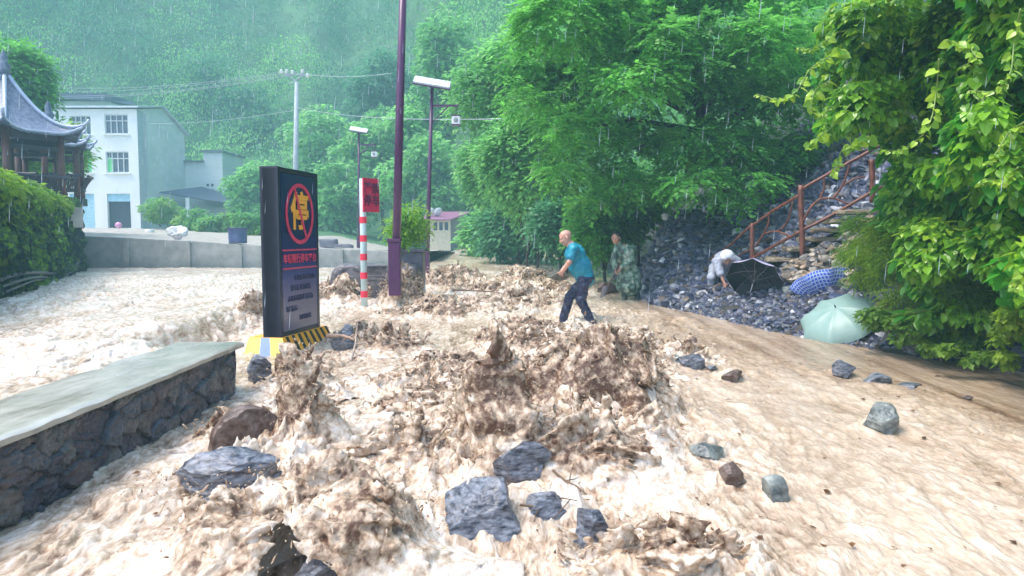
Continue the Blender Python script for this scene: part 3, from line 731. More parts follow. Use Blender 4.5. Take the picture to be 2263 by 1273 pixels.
for k, (s, xx, al) in enumerate([('本路段为临时便民', .62, 'CENTER'), ('停车点 请勿长期', .5, 'CENTER'), ('占用应急通道 请慢行', .5, 'CENTER'), ('车道标志', .12, 'LEFT'), ('交通管理站', .6, 'CENTER')]):
    text('notice_text', s, .085 if k < 4 else .075, (L*xx if al == 'CENTER' else .15, -.016, z0 + H*(.345 - .062*k)), inkm, sgn, off=.0015, align=al)
# striped base, a flared concrete plinth
def hatch_base():
    b0 = (-.10, -.10, .0); y0, y1 = -.05, TH + .20; x0, x1 = -.04, L + .16; fl = .2; hb = .36; zlo = .02
    mb = local(MB()); mb.hexa([(x0-fl*.4, y0-fl*.7, zlo), (x1+fl*.3, y0-fl*.7, zlo), (x1+fl*.3, y1+fl*.4, zlo), (x0-fl*.4, y1+fl*.4, zlo), (x0, y0, hb), (x1, y0, hb), (x1, y1, hb), (x0, y1, hb)])
    base_ = mb.build('striped_base', orange, sgn)
    # black stripes on the road face
    n = 8; 
    def f(xr, v, o=.004):   # point on the road face
        k = 1 - v; return ((x0 + (x1 - x0) * xr) + (xr * fl * .3 - (1 - xr) * fl * .4) * k + .12 * k * 0, y0 - fl*.7*k - o, zlo + (hb - zlo) * v)
    for i in range(n):
        a = .06 + i / n; b_ = a + .052; s = .0
        mb = local(MB()); mb.hexa([f(min(a + .05, 1), 0), f(min(b_ + .05, 1), 0), f(min(b_ + .05, 1), 0, -.01), f(min(a + .05, 1), 0, -.01), f(a, 1), f(min(b_, 1), 1), f(min(b_, 1), 1, -.01), f(a, 1, -.01)])
        mb.build('black_stripe', blackp, base_)
    # end facing the camera: yellow, pale blue, yellow
    def g(yr, v, o=.004):
        k = 1 - v; return (x0 - fl*.4*k - o, (y0 + (y1 - y0) * yr) + (-(1 - yr) * fl*.7 + yr * fl*.4) * k, zlo + (hb - zlo) * v)
    for a, b_, m in ((0, .38, yellow), (.38, .64, bluewhite), (.64, 1, yellow)):
        mb = local(MB()); mb.hexa([g(a, 0), g(b_, 0), g(b_, 0, -.01), g(a, 0, -.01), g(a, 1), g(b_, 1), g(b_, 1, -.01), g(a, 1, -.01)])
        mb.build('end_stripe', m, base_)
hatch_base()

# ---------------------------------------------------------------- red road sign on striped pole
c = at(805, 660, 15.0); rp_ = empty('road_sign', (c.x, c.y, c.z - .5)); tag(rp_, 'red square sign with dark characters on a red and white banded pole standing in waves', 'sign')
pal_w = solid('pale_band', (.42,.55,.55), rough=.4); pinkred = solid('red_band', (.75,.03,.07), rough=.4)
topz = at(806, 470, 15).z; r_ = .065
mb = MB(); mb.tube([(c.x, c.y, c.z - .5), (c.x, c.y, at(806, 395, 15).z)], r_, 14); mb.build('pole', pal_w, rp_, smooth=True)
for py in (486, 527, 568, 609, 650):
    z = at(806, py, 15).z; mb = MB(); mb.tube([(c.x, c.y, z - .065), (c.x, c.y, z + .065)], r_ + .006, 14); mb.build('red_band', pinkred, rp_)
pz = (at(820, 392, 15).z + at(820, 470, 15).z) / 2; ph = (470 - 396) * 15 / FPX
pl = empty('x'); bpy.data.objects.remove(pl)
ang = R(52); px_ = Vector((math.cos(ang), math.sin(ang), 0)); pw = .42
maroon = solid('dark_red_ink', (.10,.005,.05), rough=.5)
ctr = Vector((c.x + .02, c.y - .085, pz)) + px_ * pw * .5
mb = MB(); mb.box(ctr, (pw, .03, ph), rz=ang); pan = mb.build('panel', solid('red_sheet', (.55,.015,.07), rough=.3), rp_)
pn = bpy.data.objects.new('hold', None)
tx = text('characters', '严禁\n停车', .235, ctr + Vector((math.sin(ang), -math.cos(ang), 0)) * .022 - rp_.location, maroon, rp_, rot=(R(90), 0, ang), off=.004, line=1.05, sx=.9)
bpy.data.objects.remove(pn)

# ---------------------------------------------------------------- solar street lamps
purp = solid('maroon_steel', (.075,.015,.075), rough=.3, spec=.5); panelm = solid('solar_glass', (.60,.63,.66), rough=.12); lampm = solid('lamp_white', (.75,.77,.78), rough=.4)
def lamp(bx, by, Y, topx, topy, wpx, label, ps=1.):
    b_ = at(bx, by, Y); tp = at(topx, topy, Y); s = Y / FPX
    root = empty('street_lamp', (b_.x, b_.y, b_.z - .4)); tag(root, label, 'street lamp', 'solar street lamps along the road')
    r = wpx * s / 2; mb = MB(); mb.tube([(b_.x, b_.y, b_.z - .4), ((b_.x+tp.x)/2, b_.y, (b_.z+tp.z)/2), (tp.x, tp.y, tp.z)], [r, r * .93, r * .8], 16); mb.build('pole', purp, root, smooth=True)
    bh = 1.05
    mb = MB(); mb.box((b_.x, b_.y, b_.z + bh/2 - .4), (r*2.7, r*2.7, bh)); mb.box((b_.x, b_.y, b_.z - .4 + bh + .035), (r*3.1, r*3.1, .07)); mb.build('base_box', purp, root, bevel=.01)
    # panel, tilted
    M = Matrix.Rotation(R(28), 4, 'X') @ Matrix.Rotation(R(10), 4, 'Y')
    c = Vector((tp.x, tp.y, tp.z + .12)); mb = MB(); mb.box(c, (1.15*ps, .62*ps, .05), M=M); pn_ = mb.build('solar_panel', panelm, root)
    mb = MB(); mb.box(c - Vector((0,0,.05)), (1.2*ps, .66*ps, .03), M=M); mb.box((tp.x, tp.y, tp.z + .01), (.12, .12, .16)); mb.build('panel_frame', purp, pn_)
    # decorative arm and square lantern
    za = tp.z - .62; xl = tp.x + .78
    mb = MB(); mb.box((tp.x + .42, tp.y, za), (.86, .05, .07)); mb.tube([(tp.x, tp.y, za - .5), (tp.x + .25, tp.y, za - .28), (tp.x + .5, tp.y, za - .04)], .02, 6)
    mb.tube([(xl - .02, tp.y, za), (xl - .02, tp.y, za - .32)], .015, 6); mb.build('arm', purp, root)
    mb = MB(); mb.box((xl - .02, tp.y, za - .47), (.27, .27, .27)); ln = mb.build('lantern', lampm, root, bevel=.015)
    mb = MB(); mb.lathe((0,0,0), [(.0,0),(.075,0),(.075,.012),(.05,.02),(0,.02)], 16); V = mb.V[0]; V = np.stack([V[:,0] + xl - .02, tp.y - .135 - V[:,2], V[:,1] + za - .47], 1); mb.V = [V]
    mb.build('emblem', solid('grey_emblem', (.25,.25,.3), rough=.4), ln)
    for zc_ in (.32, .62): mb = MB(); mb.box((xl - .02, tp.y, za - zc_), (.31, .31, .03)); mb.build('lantern_cap', purp, ln)
lamp(873, 608, 14.6, 895, -165, 19, 'nearest maroon lamp post, its top above the frame, base among the splashes')
lamp(943, 603, 24.0, 955, 190, 9.5, 'mid-distance maroon lamp with white solar panel and square lantern, beside the leafy bush')
lamp(793, 556, 37.0, 793, 292, 5.5, 'farthest thin lamp with solar panel, standing beyond the striped pole', .75)

# ---------------------------------------------------------------- stone planter / bank under the first lamp, with bush
p0 = at(735, 625, 15.6); p1 = at(935, 632, 16.6)
mb = MB()
def stonebox(c, sz, seed, n=14):
    X0, Y0, Z0 = c; 
    V, F = rock_verts(5, sz, seed, cuts=0, rough=.0); 
    V = np.sign(V) * (np.abs(V) / (np.array(sz) / 2)) ** .25 * np.array(sz) / 2
    V = V + .05 * fbm(V * 2.5 + seed, 4)[:, None] * (V / np.linalg.norm(V, axis=1)[:, None]); return V + np.array(c), F
V, F = stonebox(((p0.x + p1.x)/2 - .15, 16.9, .38), (1.95, 1.3, 1.35), 5); mb.add(V, {3: F}); 
pl = mb.build('stone_planter', pm('planter_stone', (.05,.045,.06), .35, var=(.2,.18,.19), scale=5, bump=.03, bscale=9)); tag(pl, 'dark rough stone planter block at the foot of the nearest lamp post', 'planter')
c2 = at(908, 635, 17.2)
rt = empty('planter_box', (c2.x, c2.y, c2.z - .3)); tag(rt, 'square dark stone box holding the leafy bush beside the lamp post', 'planter')
mb = MB(); mb.box((c2.x, 17.4, c2.z + .28), (.58, .6, 1.1)); mb.build('box', pm('dark_stone', (.05,.045,.07), .3, var=(.12,.11,.14), scale=6, bump=.02), rt, bevel=.02)
mb = MB(); mb.box((c2.x, 17.4, c2.z + .86), (.68, .7, .07)); mb.build('rim', pm('dark_stone_rim', (.07,.065,.09), .3, var=(.14,.13,.16), scale=6), rt, bevel=.01)
# ---------------------------------------------------------------- far river embankment
rt = empty('embankment_wall', (-14, 31.5, -.6)); tag(rt, 'long pale concrete embankment wall across the far side of the river', 'wall')
def wz(x): return float(at(1131.5 + x / 31.5 * FPX, np.interp(1131.5 + x / 31.5 * FPX, [150, 400, 560, 700, 860], [520, 531, 543, 548, 556]), 31.5).z)
xs = [-22.5, -19.2, -16.4, -13.8, -11.6, -9.4, -7.3, -5.0]
for a, b_ in zip(xs[:-1], xs[1:]):
    mb = MB(); za, zb2 = wz(a), wz(b_)
    mb.hexa([(a + .03, 31.5, -.6), (b_ - .03, 31.5, -.6), (b_ - .03, 32.3, -.6), (a + .03, 32.3, -.6), (a + .03, 31.6, za), (b_ - .03, 31.6, zb2), (b_ - .03, 32.3, zb2), (a + .03, 32.3, za)])
    mb.build('wall_section', concrete, rt, bevel=.02)
for b_ in xs[1:-1]:
    mb = MB(); mb.box((b_, 31.62, (wz(b_) - .6) / 2 - .02), (.22, .35, wz(b_) + .56)); mb.build('joint_pier', concrete, rt)
# mud and gravel on the yard behind it
mb = MB(); mb.keep = True; X, Y = np.meshgrid(np.linspace(-40, -3.2, 120), np.linspace(32.2, 60.5, 60))
Z = np.interp(X, [-40, -22.5, -5, -3.2], [2.0, wz(-22.5), wz(-5), wz(-5)]) + (np.maximum(Y - 33, 0)) * .014 * np.interp(X, [-13, -6.5], [1, -2.4]) + .05 * fbm(np.stack([X, Y * .6, 0*X], -1) * 1.2, 3) + .03
mb.grid(np.stack([X, Y, Z], -1)); tag(mb.build('muddy_yard', pm('mud_gravel', (.30,.27,.24), .5, var=(.5,.46,.42), scale=2.5, bump=.03, bscale=8), smooth=True), kind='structure')

# ---------------------------------------------------------------- houses
glass = pm('window_glass', (.03,.05,.10), .12, spec=.8, var=(.06,.09,.15), scale=1); framem = solid('window_frame', (.55,.58,.6), rough=.4)
curt = solid('green_curtain', (.16,.62,.22), rough=.7); shut = solid('roller_shutter', (.32,.55,.68), rough=.4); darkroom = solid('dark_interior', (.03,.04,.06), rough=.8)
rooft = solid('pale_roof_edge', (.55,.6,.65), rough=.4); tin = solid('dark_tin_roof', (.05,.07,.12), rough=.45)
def X60(px, Y=60.): return (px - 1131.5) / FPX * Y
def Z60(py, Y=60.): return at(1131, py, Y).z
hx0, hx1 = X60(100), X60(314); hz0, hz1 = Z60(506) - .2, Z60(241)
hs = empty('house', ((hx0+hx1)/2, 64, hz0)); tag(hs, 'white three-storey house with barred windows and a shuttered ground floor', 'house')
def rot_ok(): pass
WIN = [(168,213,256,298,'dark'),(243,294,253,296,'dark'),(168,212,337,382,'green'),(243,293,335,382,'half')]
DOOR = [(160,214,428,504,'shut'),(242,293,428,504,'open')]
# front wall as strips round the openings, one mesh
def front_wall(mb, x0, x1, z0, z1, y, th, holes):
    xs_ = sorted(set([x0, x1] + [h[0] for h in holes] + [h[1] for h in holes])); zs_ = sorted(set([z0, z1] + [h[2] for h in holes] + [h[3] for h in holes]))
    for i in range(len(xs_) - 1):
        for j in range(len(zs_) - 1):
            cx, cz_ = (xs_[i] + xs_[i+1]) / 2, (zs_[j] + zs_[j+1]) / 2
            if any(h[0] < cx < h[1] and h[2] < cz_ < h[3] for h in holes): continue
            mb.box((cx, y + th/2, cz_), (xs_[i+1] - xs_[i], th, zs_[j+1] - zs_[j]))
holes = [(X60(a), X60(b_), Z60(d_), Z60(c_)) for a, b_, c_, d_, k in WIN + DOOR]
mb = MB(); front_wall(mb, hx0, hx1, hz0, hz1, 60., .3, holes); mb.build('front_wall', plaster, hs)
ym = 64.3; yr = 68.6; zr_ = Z60(229, 64)
mb = MB(); mb.hexa([(hx0, 60.302, hz0), (hx1, 60.302, hz0), (hx1, ym, hz0), (hx0, ym, hz0), (hx0, 60.302, hz1 + .05), (hx1, 60.302, hz1 + .05), (hx1, ym, hz1 + .8), (hx0, ym, hz1 + .8)])
mb.hexa([(hx0, ym, hz0), (hx1, ym, hz0), (hx1, yr, hz0), (hx0, yr, hz0), (hx0, ym, hz1 + .8), (hx1, ym, hz1 + .8), (hx1, yr, hz1 - .9), (hx0, yr, hz1 - .9)])
mb.build('side_walls', plaster2, hs)
mb = MB(); mb.hexa([(hx0-.2, 59.7, hz1+.06), (hx1+.25, 59.7, hz1+.06), (hx1+.25, ym, hz1+.86), (hx0-.2, ym, hz1+.86), (hx0-.2, 59.7, hz1+.2), (hx1+.25, 59.7, hz1+.2), (hx1+.25, ym, hz1+1.0), (hx0-.2, ym, hz1+1.0)])
mb.hexa([(hx0-.2, ym, hz1+.86), (hx1+.25, ym, hz1+.86), (hx1+.25, yr+.4, hz1-.95), (hx0-.2, yr+.4, hz1-.95), (hx0-.2, ym, hz1+1.0), (hx1+.25, ym, hz1+1.0), (hx1+.25, yr+.4, hz1-.8), (hx0-.2, yr+.4, hz1-.8)])
mb.build('roof', rooft, hs)
mb = MB(); mb.box((hx1 + .012, 60.5, (hz0+hz1)/2), (.03, 1.0, hz1-hz0-.1)); mb.build('corner_band', solid('grey_band', (.42,.47,.52), rough=.8), hs)
mb = MB(); mb.tube([(hx1 + .09, 61.2, hz0), (hx1 + .09, 61.2, hz1 - .2)], .07, 8); mb.build('drain_pipe', solid('pipe_grey', (.4,.45,.5), rough=.5), hs)
for (a, b_, c_, d_, k) in WIN:
    x0, x1, z1, z0_ = X60(a), X60(b_), Z60(c_), Z60(d_); cx, cz_ = (x0+x1)/2, (z0_+z1)/2; W_, H_ = x1-x0, z1-z0_
    mb = MB()
    for xx in (x0+.04, x0+W_*.25, cx, x0+W_*.75, x1-.04): mb.box((xx, 60.12, cz_), (.07, .08, H_))
    for zz_, s_ in ((z0_+.04, 0), (z0_+H_*.68, 0), (z1-.04, 0)): mb.box((cx, 60.12, zz_), (W_, .09, .07))
    wf = mb.build('window', framem, hs)
    mb = MB(); mb.box((cx, 60.2, cz_), (W_, .03, H_)); mb.build('pane', glass, wf)
    if k != 'dark':
        mb = MB(); n_ = 40; cx0 = x0 + (.3 * W_ if k == 'green' else 0); cx1 = x1 if k == 'green' else x0 + .3 * W_
        q = np.linspace(cx0 + .03, cx1 - .03, n_); G_ = np.stack([np.stack([q, 60.17 + .012*np.sin(q*24), q*0 + z_], 1) for z_ in (z0_+.05, z1-.45)], 0); mb.grid(G_); mb.build('curtain', curt, wf)
    mb = MB(); mb.box((cx, 59.94, z0_ - .06), (W_ + .3, .16, .1)); mb.build('sill', plaster, wf)
for (a, b_, c_, d_, k) in DOOR:
    x0, x1, z1, z0_ = X60(a), X60(b_), Z60(c_), Z60(d_); zl = z0_ + .02 if k == 'shut' else z1 - .62
    n_ = int((z1 - zl) / .11) * 4; zq = np.linspace(zl, z1, n_); mb = MB(); G_ = np.stack([np.stack([zq*0 + x_, 60.16 - .03*np.abs(np.sin(zq*28)), zq], 1) for x_ in (x0, x1)], 0); mb.grid(G_, flip=True); dr = mb.build('roller_door', shut, hs)
    if k == 'open':
        mb = MB(); mb.box(((x0+x1)/2, 60.285, (z0_+z1)/2), (x1-x0-.01, .02, z1-z0_-.01)); mb.build('doorway', darkroom, hs)
# annex
ax0, ax1 = hx1 + .01, X60(512, 70); hs2 = empty('annex_house', ((ax0+ax1)/2, 70, 2.2)); tag(hs2, 'lower flat-roofed grey annex house right of the white three-storey house', 'house')
az = Z60(335, 68)
am = (ax0 + ax1) / 2
mb = MB(); mb.box(((ax0+am)/2, 71, (2.0+az-.9)/2), (am-ax0, 5, az-.9-2.0)); mb.box(((am+ax1)/2, 71.1, (2.0+az)/2), (ax1-am, 5.4, az-2.0)); mb.build('walls', plaster2, hs2)
mb = MB(); mb.box(((ax0+am)/2, 70.9, az-.84), (am-ax0+.2, 5.4, .14)); mb.box(((am+ax1)/2, 71.1, az+.06), (ax1-am+.3, 5.8, .16)); mb.box(((ax0+am)/2 + .3, 72.5, az - .1), (am-ax0-.6, 2.2, 1.3)); mb.build('roof', solid('dark_grey_slab', (.12,.14,.17), rough=.7), hs2)
for i in range(3):
    for j in range(2):
        mb = MB(); mb.box((am + .35 + j*.42, 68.39, az - 3.0 - i*.5), (.2, .05, .22)); mb.build('vent', darkroom, hs2)
# lean-to
lt = empty('lean_to_shed', (X60(435, 64), 65, 2.2)); tag(lt, 'open lean-to shed with dark sloping tin roof in front of the grey annex', 'shed')
lx0, lx1 = X60(362, 63), X60(520, 66)
mb = MB(); mb.hexa([(lx0, 62.6, Z60(427, 62.6)), (lx1, 64.6, Z60(451, 64.6)), (lx1 - .3, 68.3, Z60(440, 68)), (lx0 + 1.2, 68.3, Z60(415, 68.)), (lx0, 62.6, Z60(424, 62.6)), (lx1, 64.6, Z60(448, 64.6)), (lx1 - .3, 68.3, Z60(436, 68)), (lx0 + 1.2, 68.3, Z60(412, 68.))]); mb.build('roof', tin, lt)
mb = MB(); mb.box((X60(419, 63.5), 63.6, (Z60(430, 63.5) + 2.1)/2 - .2), (.32, .32, Z60(430, 63.5) - 2.1)); mb.build('post', plaster, lt)
mb = MB(); mb.box((X60(470, 66), 66.4, (2.1 + Z60(460, 66))/2), (X60(505, 66) - X60(428, 66), .2, Z60(450, 66) - 2.1 - .2)); mb.build('back_wall', plaster2, lt)
# upper left building
ux0, ux1 = X60(70, 76), X60(252, 76); ub = empty('hillside_house', ((ux0+ux1)/2, 78, 8)); tag(ub, 'house with a dark overhanging flat roof behind and above the white house', 'house')
mb = MB(); mb.box(((ux0+ux1)/2 + .5, 79, (Z60(222, 76)+2)/2), (ux1-ux0-1.6, 5, Z60(222, 76) - 2)); mb.build('walls', plaster2, ub)
mb = MB(); mb.hexa([(ux0, 75.5, Z60(213, 76)), (ux1, 75.5, Z60(224, 76)), (ux1, 82, Z60(210, 76)), (ux0, 82, Z60(210, 76)), (ux0, 75.5, Z60(208, 76)), (ux1, 75.5, Z60(208, 76)), (ux1-.6, 82, Z60(200, 76)), (ux0, 82, Z60(203, 76))]); mb.build('roof', tin, ub)
mb = MB(); mb.box(((ux0+ux1)/2 - .8, 76.4, Z60(246, 76)), (5.2, .3, .5)); mb.build('brick_band', solid('brick_red', (.32,.14,.11), rough=.8), ub)
mb = MB(); mb.tube([(X60(141, 76), 75.7, 9), (X60(141, 76), 75.7, Z60(214, 76))], .07, 8); mb.build('post', framem, ub)
# shed at the road's end
sx0, sx1 = X60(946, 52), X60(996, 52); s0 = Z60(549, 52) - .15; sh = empty('roadside_hut', ((sx0+sx1)/2, 53, s0)); tag(sh, 'small cream hut with purple roof and three narrow windows at the end of the road', 'hut')
cream = solid('cream_board', (.50,.45,.33), rough=.6); 
sz = Z60(487, 52)
wns = [(X60(959 + 12*i, 52), X60(959 + 12*i + 8, 52), Z60(509, 52), Z60(491, 52)) for i in range(3)]
mb = MB(); front_wall(mb, sx0, sx1, s0, sz, 52, .15, wns); mb.build('front_wall', cream, sh)
for w_ in wns: mb = MB(); mb.box(((w_[0]+w_[1])/2, 52.1, (w_[2]+w_[3])/2), (w_[1]-w_[0], .03, w_[3]-w_[2])); mb.build('window', glass, sh)
mb = MB(); mb.hexa([(sx0, 52.15, s0), (sx1, 52.15, s0), (sx1 + 1.0, 54.6, s0), (sx0, 54.6, s0), (sx0, 52.15, sz), (sx1, 52.15, sz), (sx1 + 1.0, 54.6, sz + .55), (sx0, 54.6, sz + .55)]); mb.build('side_wall', solid('grey_purple_board', (.17,.16,.19), rough=.6), sh)
mb = MB(); mb.hexa([(sx0 - .35, 51.6, sz), (sx1 + .1, 51.6, sz), (sx1 + 1.3, 55, sz + .62), (sx0 - .35, 55, sz + .62), (sx0 - .35, 51.6, sz + .09), (sx1 + .1, 51.6, sz + .09), (sx1 + 1.3, 55, sz + .71), (sx0 - .35, 55, sz + .71)]); mb.build('roof', solid('purple_tin', (.28,.12,.22), rough=.4), sh)
for k in range(2):
    cc = at(953 + 17*k, 470, 52.5); mb = MB(); mb.lathe((0,0,0), [(0,.0),(.18,.03),(.34,.11),(.33,.13),(.17,.05),(0,.02)], 18)
    V = mb.V[0] @ np.array(Matrix.Rotation(R(-60), 3, 'X') @ Matrix.Rotation(R(-35), 3, 'Y')).T
    mb.V = [V + np.array(cc)]; dd = mb.build('satellite_dish', framem, None, smooth=True); tag(dd, ['left white satellite dish on the purple roof of the hut', 'right white satellite dish on the purple roof of the hut'][k], 'satellite dish', 'dishes on the hut roof')
    mb = MB(); mb.tube([cc, cc + Vector((0, .1, -.42))], .025, 6); mb.build('mast', framem, dd)

# things on the yard
cc = at(526, 538, 32.0); br = empty('water_barrel', cc); tag(br, 'big dark blue open barrel standing on the embankment wall', 'barrel')
barm = solid('blue_plastic', (.05,.07,.17), rough=.35); mb = MB(); mb.lathe(cc, [(0,0),(.37,0),(.385,.1),(.375,.12),(.39,.3),(.38,.32),(.4,.6),(.41,.66),(.38,.67),(.37,.6),(.36,.08),(0,.08)], 28); mb.build('barrel_body', barm, br, smooth=True)
mb = MB(); a_ = np.linspace(0, 2*math.pi, 33); mb.tube([(cc.x + .405*math.cos(q), cc.y + .405*math.sin(q), cc.z + .66) for q in a_], .02, 6, cap=False); mb.build('rim', barm, br, smooth=True)
V, F = rock_verts(4, (.85,.6,.62), 77, cuts=7, rough=.12); cc = at(392, 515, 33.5); mb = MB(); mb.add(V + np.array(cc), {3: F})
tag(mb.build('plastic_sack', pm('white_sack', (.5,.52,.56), .5, var=(.75,.76,.8), scale=5, bump=.03, bscale=7), smooth=True), 'crumpled white plastic sack lying on the embankment wall', 'sack')
cc = at(262, 498, 57); mb = MB(); V, F = ico(3); mb.add(V * [.26,.2,.24] + np.array(cc), {3: F}); tag(mb.build('ball', solid('pink_rubber', (.6,.25,.45), rough=.4), smooth=True), 'pink ball-shaped bundle in front of the open shop door', 'ball')
cc = at(331, 518, 45); mb = MB(); mb.lathe(cc, [(0,0),(.22,0),(.27,.3),(.24,.3),(.2,.05),(0,.05)], 18); tag(mb.build('basin', solid('white_plastic', (.7,.72,.72), rough=.4), smooth=True), 'small white plastic basin on the yard left of the white sack', 'basin')
for k, (a, b_, c_, d_, t_) in enumerate([(706,746,528,556,'low grey block behind the right edge of the sign'),(738,782,540,553,'flat dark slab stacked right of the low grey block')]):
    cc = at((a+b_)/2, d_, 33.2); s_ = 33.2/FPX; V, F = rock_verts(3, ((b_-a)*s_, .6, (d_-c_)*s_*1.15), 300+k, cuts=3, rough=.0); V = np.sign(V) * np.abs(V / V.max(0)) ** .3 * V.max(0)
    mb = MB(); mb.add(V + np.array(cc) + [0,0,(d_-c_)*s_/2], {3: F}); tag(mb.build('concrete_block', pm('grey_block', (.12,.12,.16), .6, var=(.2,.2,.24), scale=4)), t_, 'block', 'blocks on the embankment')
# woman-sized clutter avoided: utility pole and wires
pc = at(651, 372, 44); tp = at(656, 182, 44); gz = 1.5
up = empty('utility_pole', (pc.x, 44, gz)); tag(up, 'concrete utility pole with white insulators standing beyond the river', 'utility pole')
polem = solid('pole_concrete', (.34,.38,.42), rough=.7); mb = MB(); mb.tube([(pc.x - .08, 44, gz - .5), tp], [.2, .12], 14); mb.build('pole', polem, up, smooth=True)
mb = MB(); a_ = at(640, 186, 44); b_ = at(618, 190, 44); mb.tube([tp, at(645,172,44), at(628,162,44)], .05, 6); mb.tube([at(656,176,44), at(672,165,44), at(680,168,44)], .05, 6); mb.tube([a_, at(655,178,44)], .04, 6)
mb.box(at(655, 165, 44), (1.5, .1, .1)); mb.build('crossarm', polem, up)
INS = [(622,158),(634,158),(647,160),(669,158),(680,167),(864,162)]
ceram = solid('ceramic', (.8,.82,.82), rough=.25)
for k, (a, b_) in enumerate(INS[:5]):
    q = at(a, b_, 44); mb = MB(); mb.lathe((q.x, q.y, q.z - .12), [(0,0),(.06,0),(.13,.04),(.06,.08),(.15,.13),(.06,.18),(.1,.24),(0,.26)], 12); mb.build('insulator', ceram, up, smooth=True)
wirem = solid('wire', (.35,.4,.46), rough=.5)
def wire(a, b_, sag, label, r=.014):
    a = Vector(a); b_ = Vector(b_); t_ = np.linspace(0, 1, 26); P = [a.lerp(b_, q) - Vector((0,0,sag*4*q*(1-q))) for q in t_]
    mb = MB(); mb.tube(P, r, 5); tag(mb.build('power_line', wirem), label, 'cable', 'overhead lines')
far = [at(20,188,50), at(20,197,50), at(20,210,50), at(20,216,50)]
for k, q in enumerate([(622,160),(634,161),(647,163),(669,162)]):
    wire(at(*q, 44), far[k], .5, ['highest of the four power lines running left from the pole','second highest power line running left from the pole','third power line running left from the pole, just above the lowest','lowest of the four power lines running left from the pole'][k])
wire(at(654, 238, 44), at(1130, 262, 22), .25, 'single cable running right from the utility pole past the lamp posts', .012)
wire(at(654, 243, 44), at(300, 272, 62), .3, 'single cable running left from the utility pole down to the white house', .014)
wire(at(680, 165, 44), at(866, 162, 40), .15, 'short power line running right from the pole top behind the near lamp post', .014)

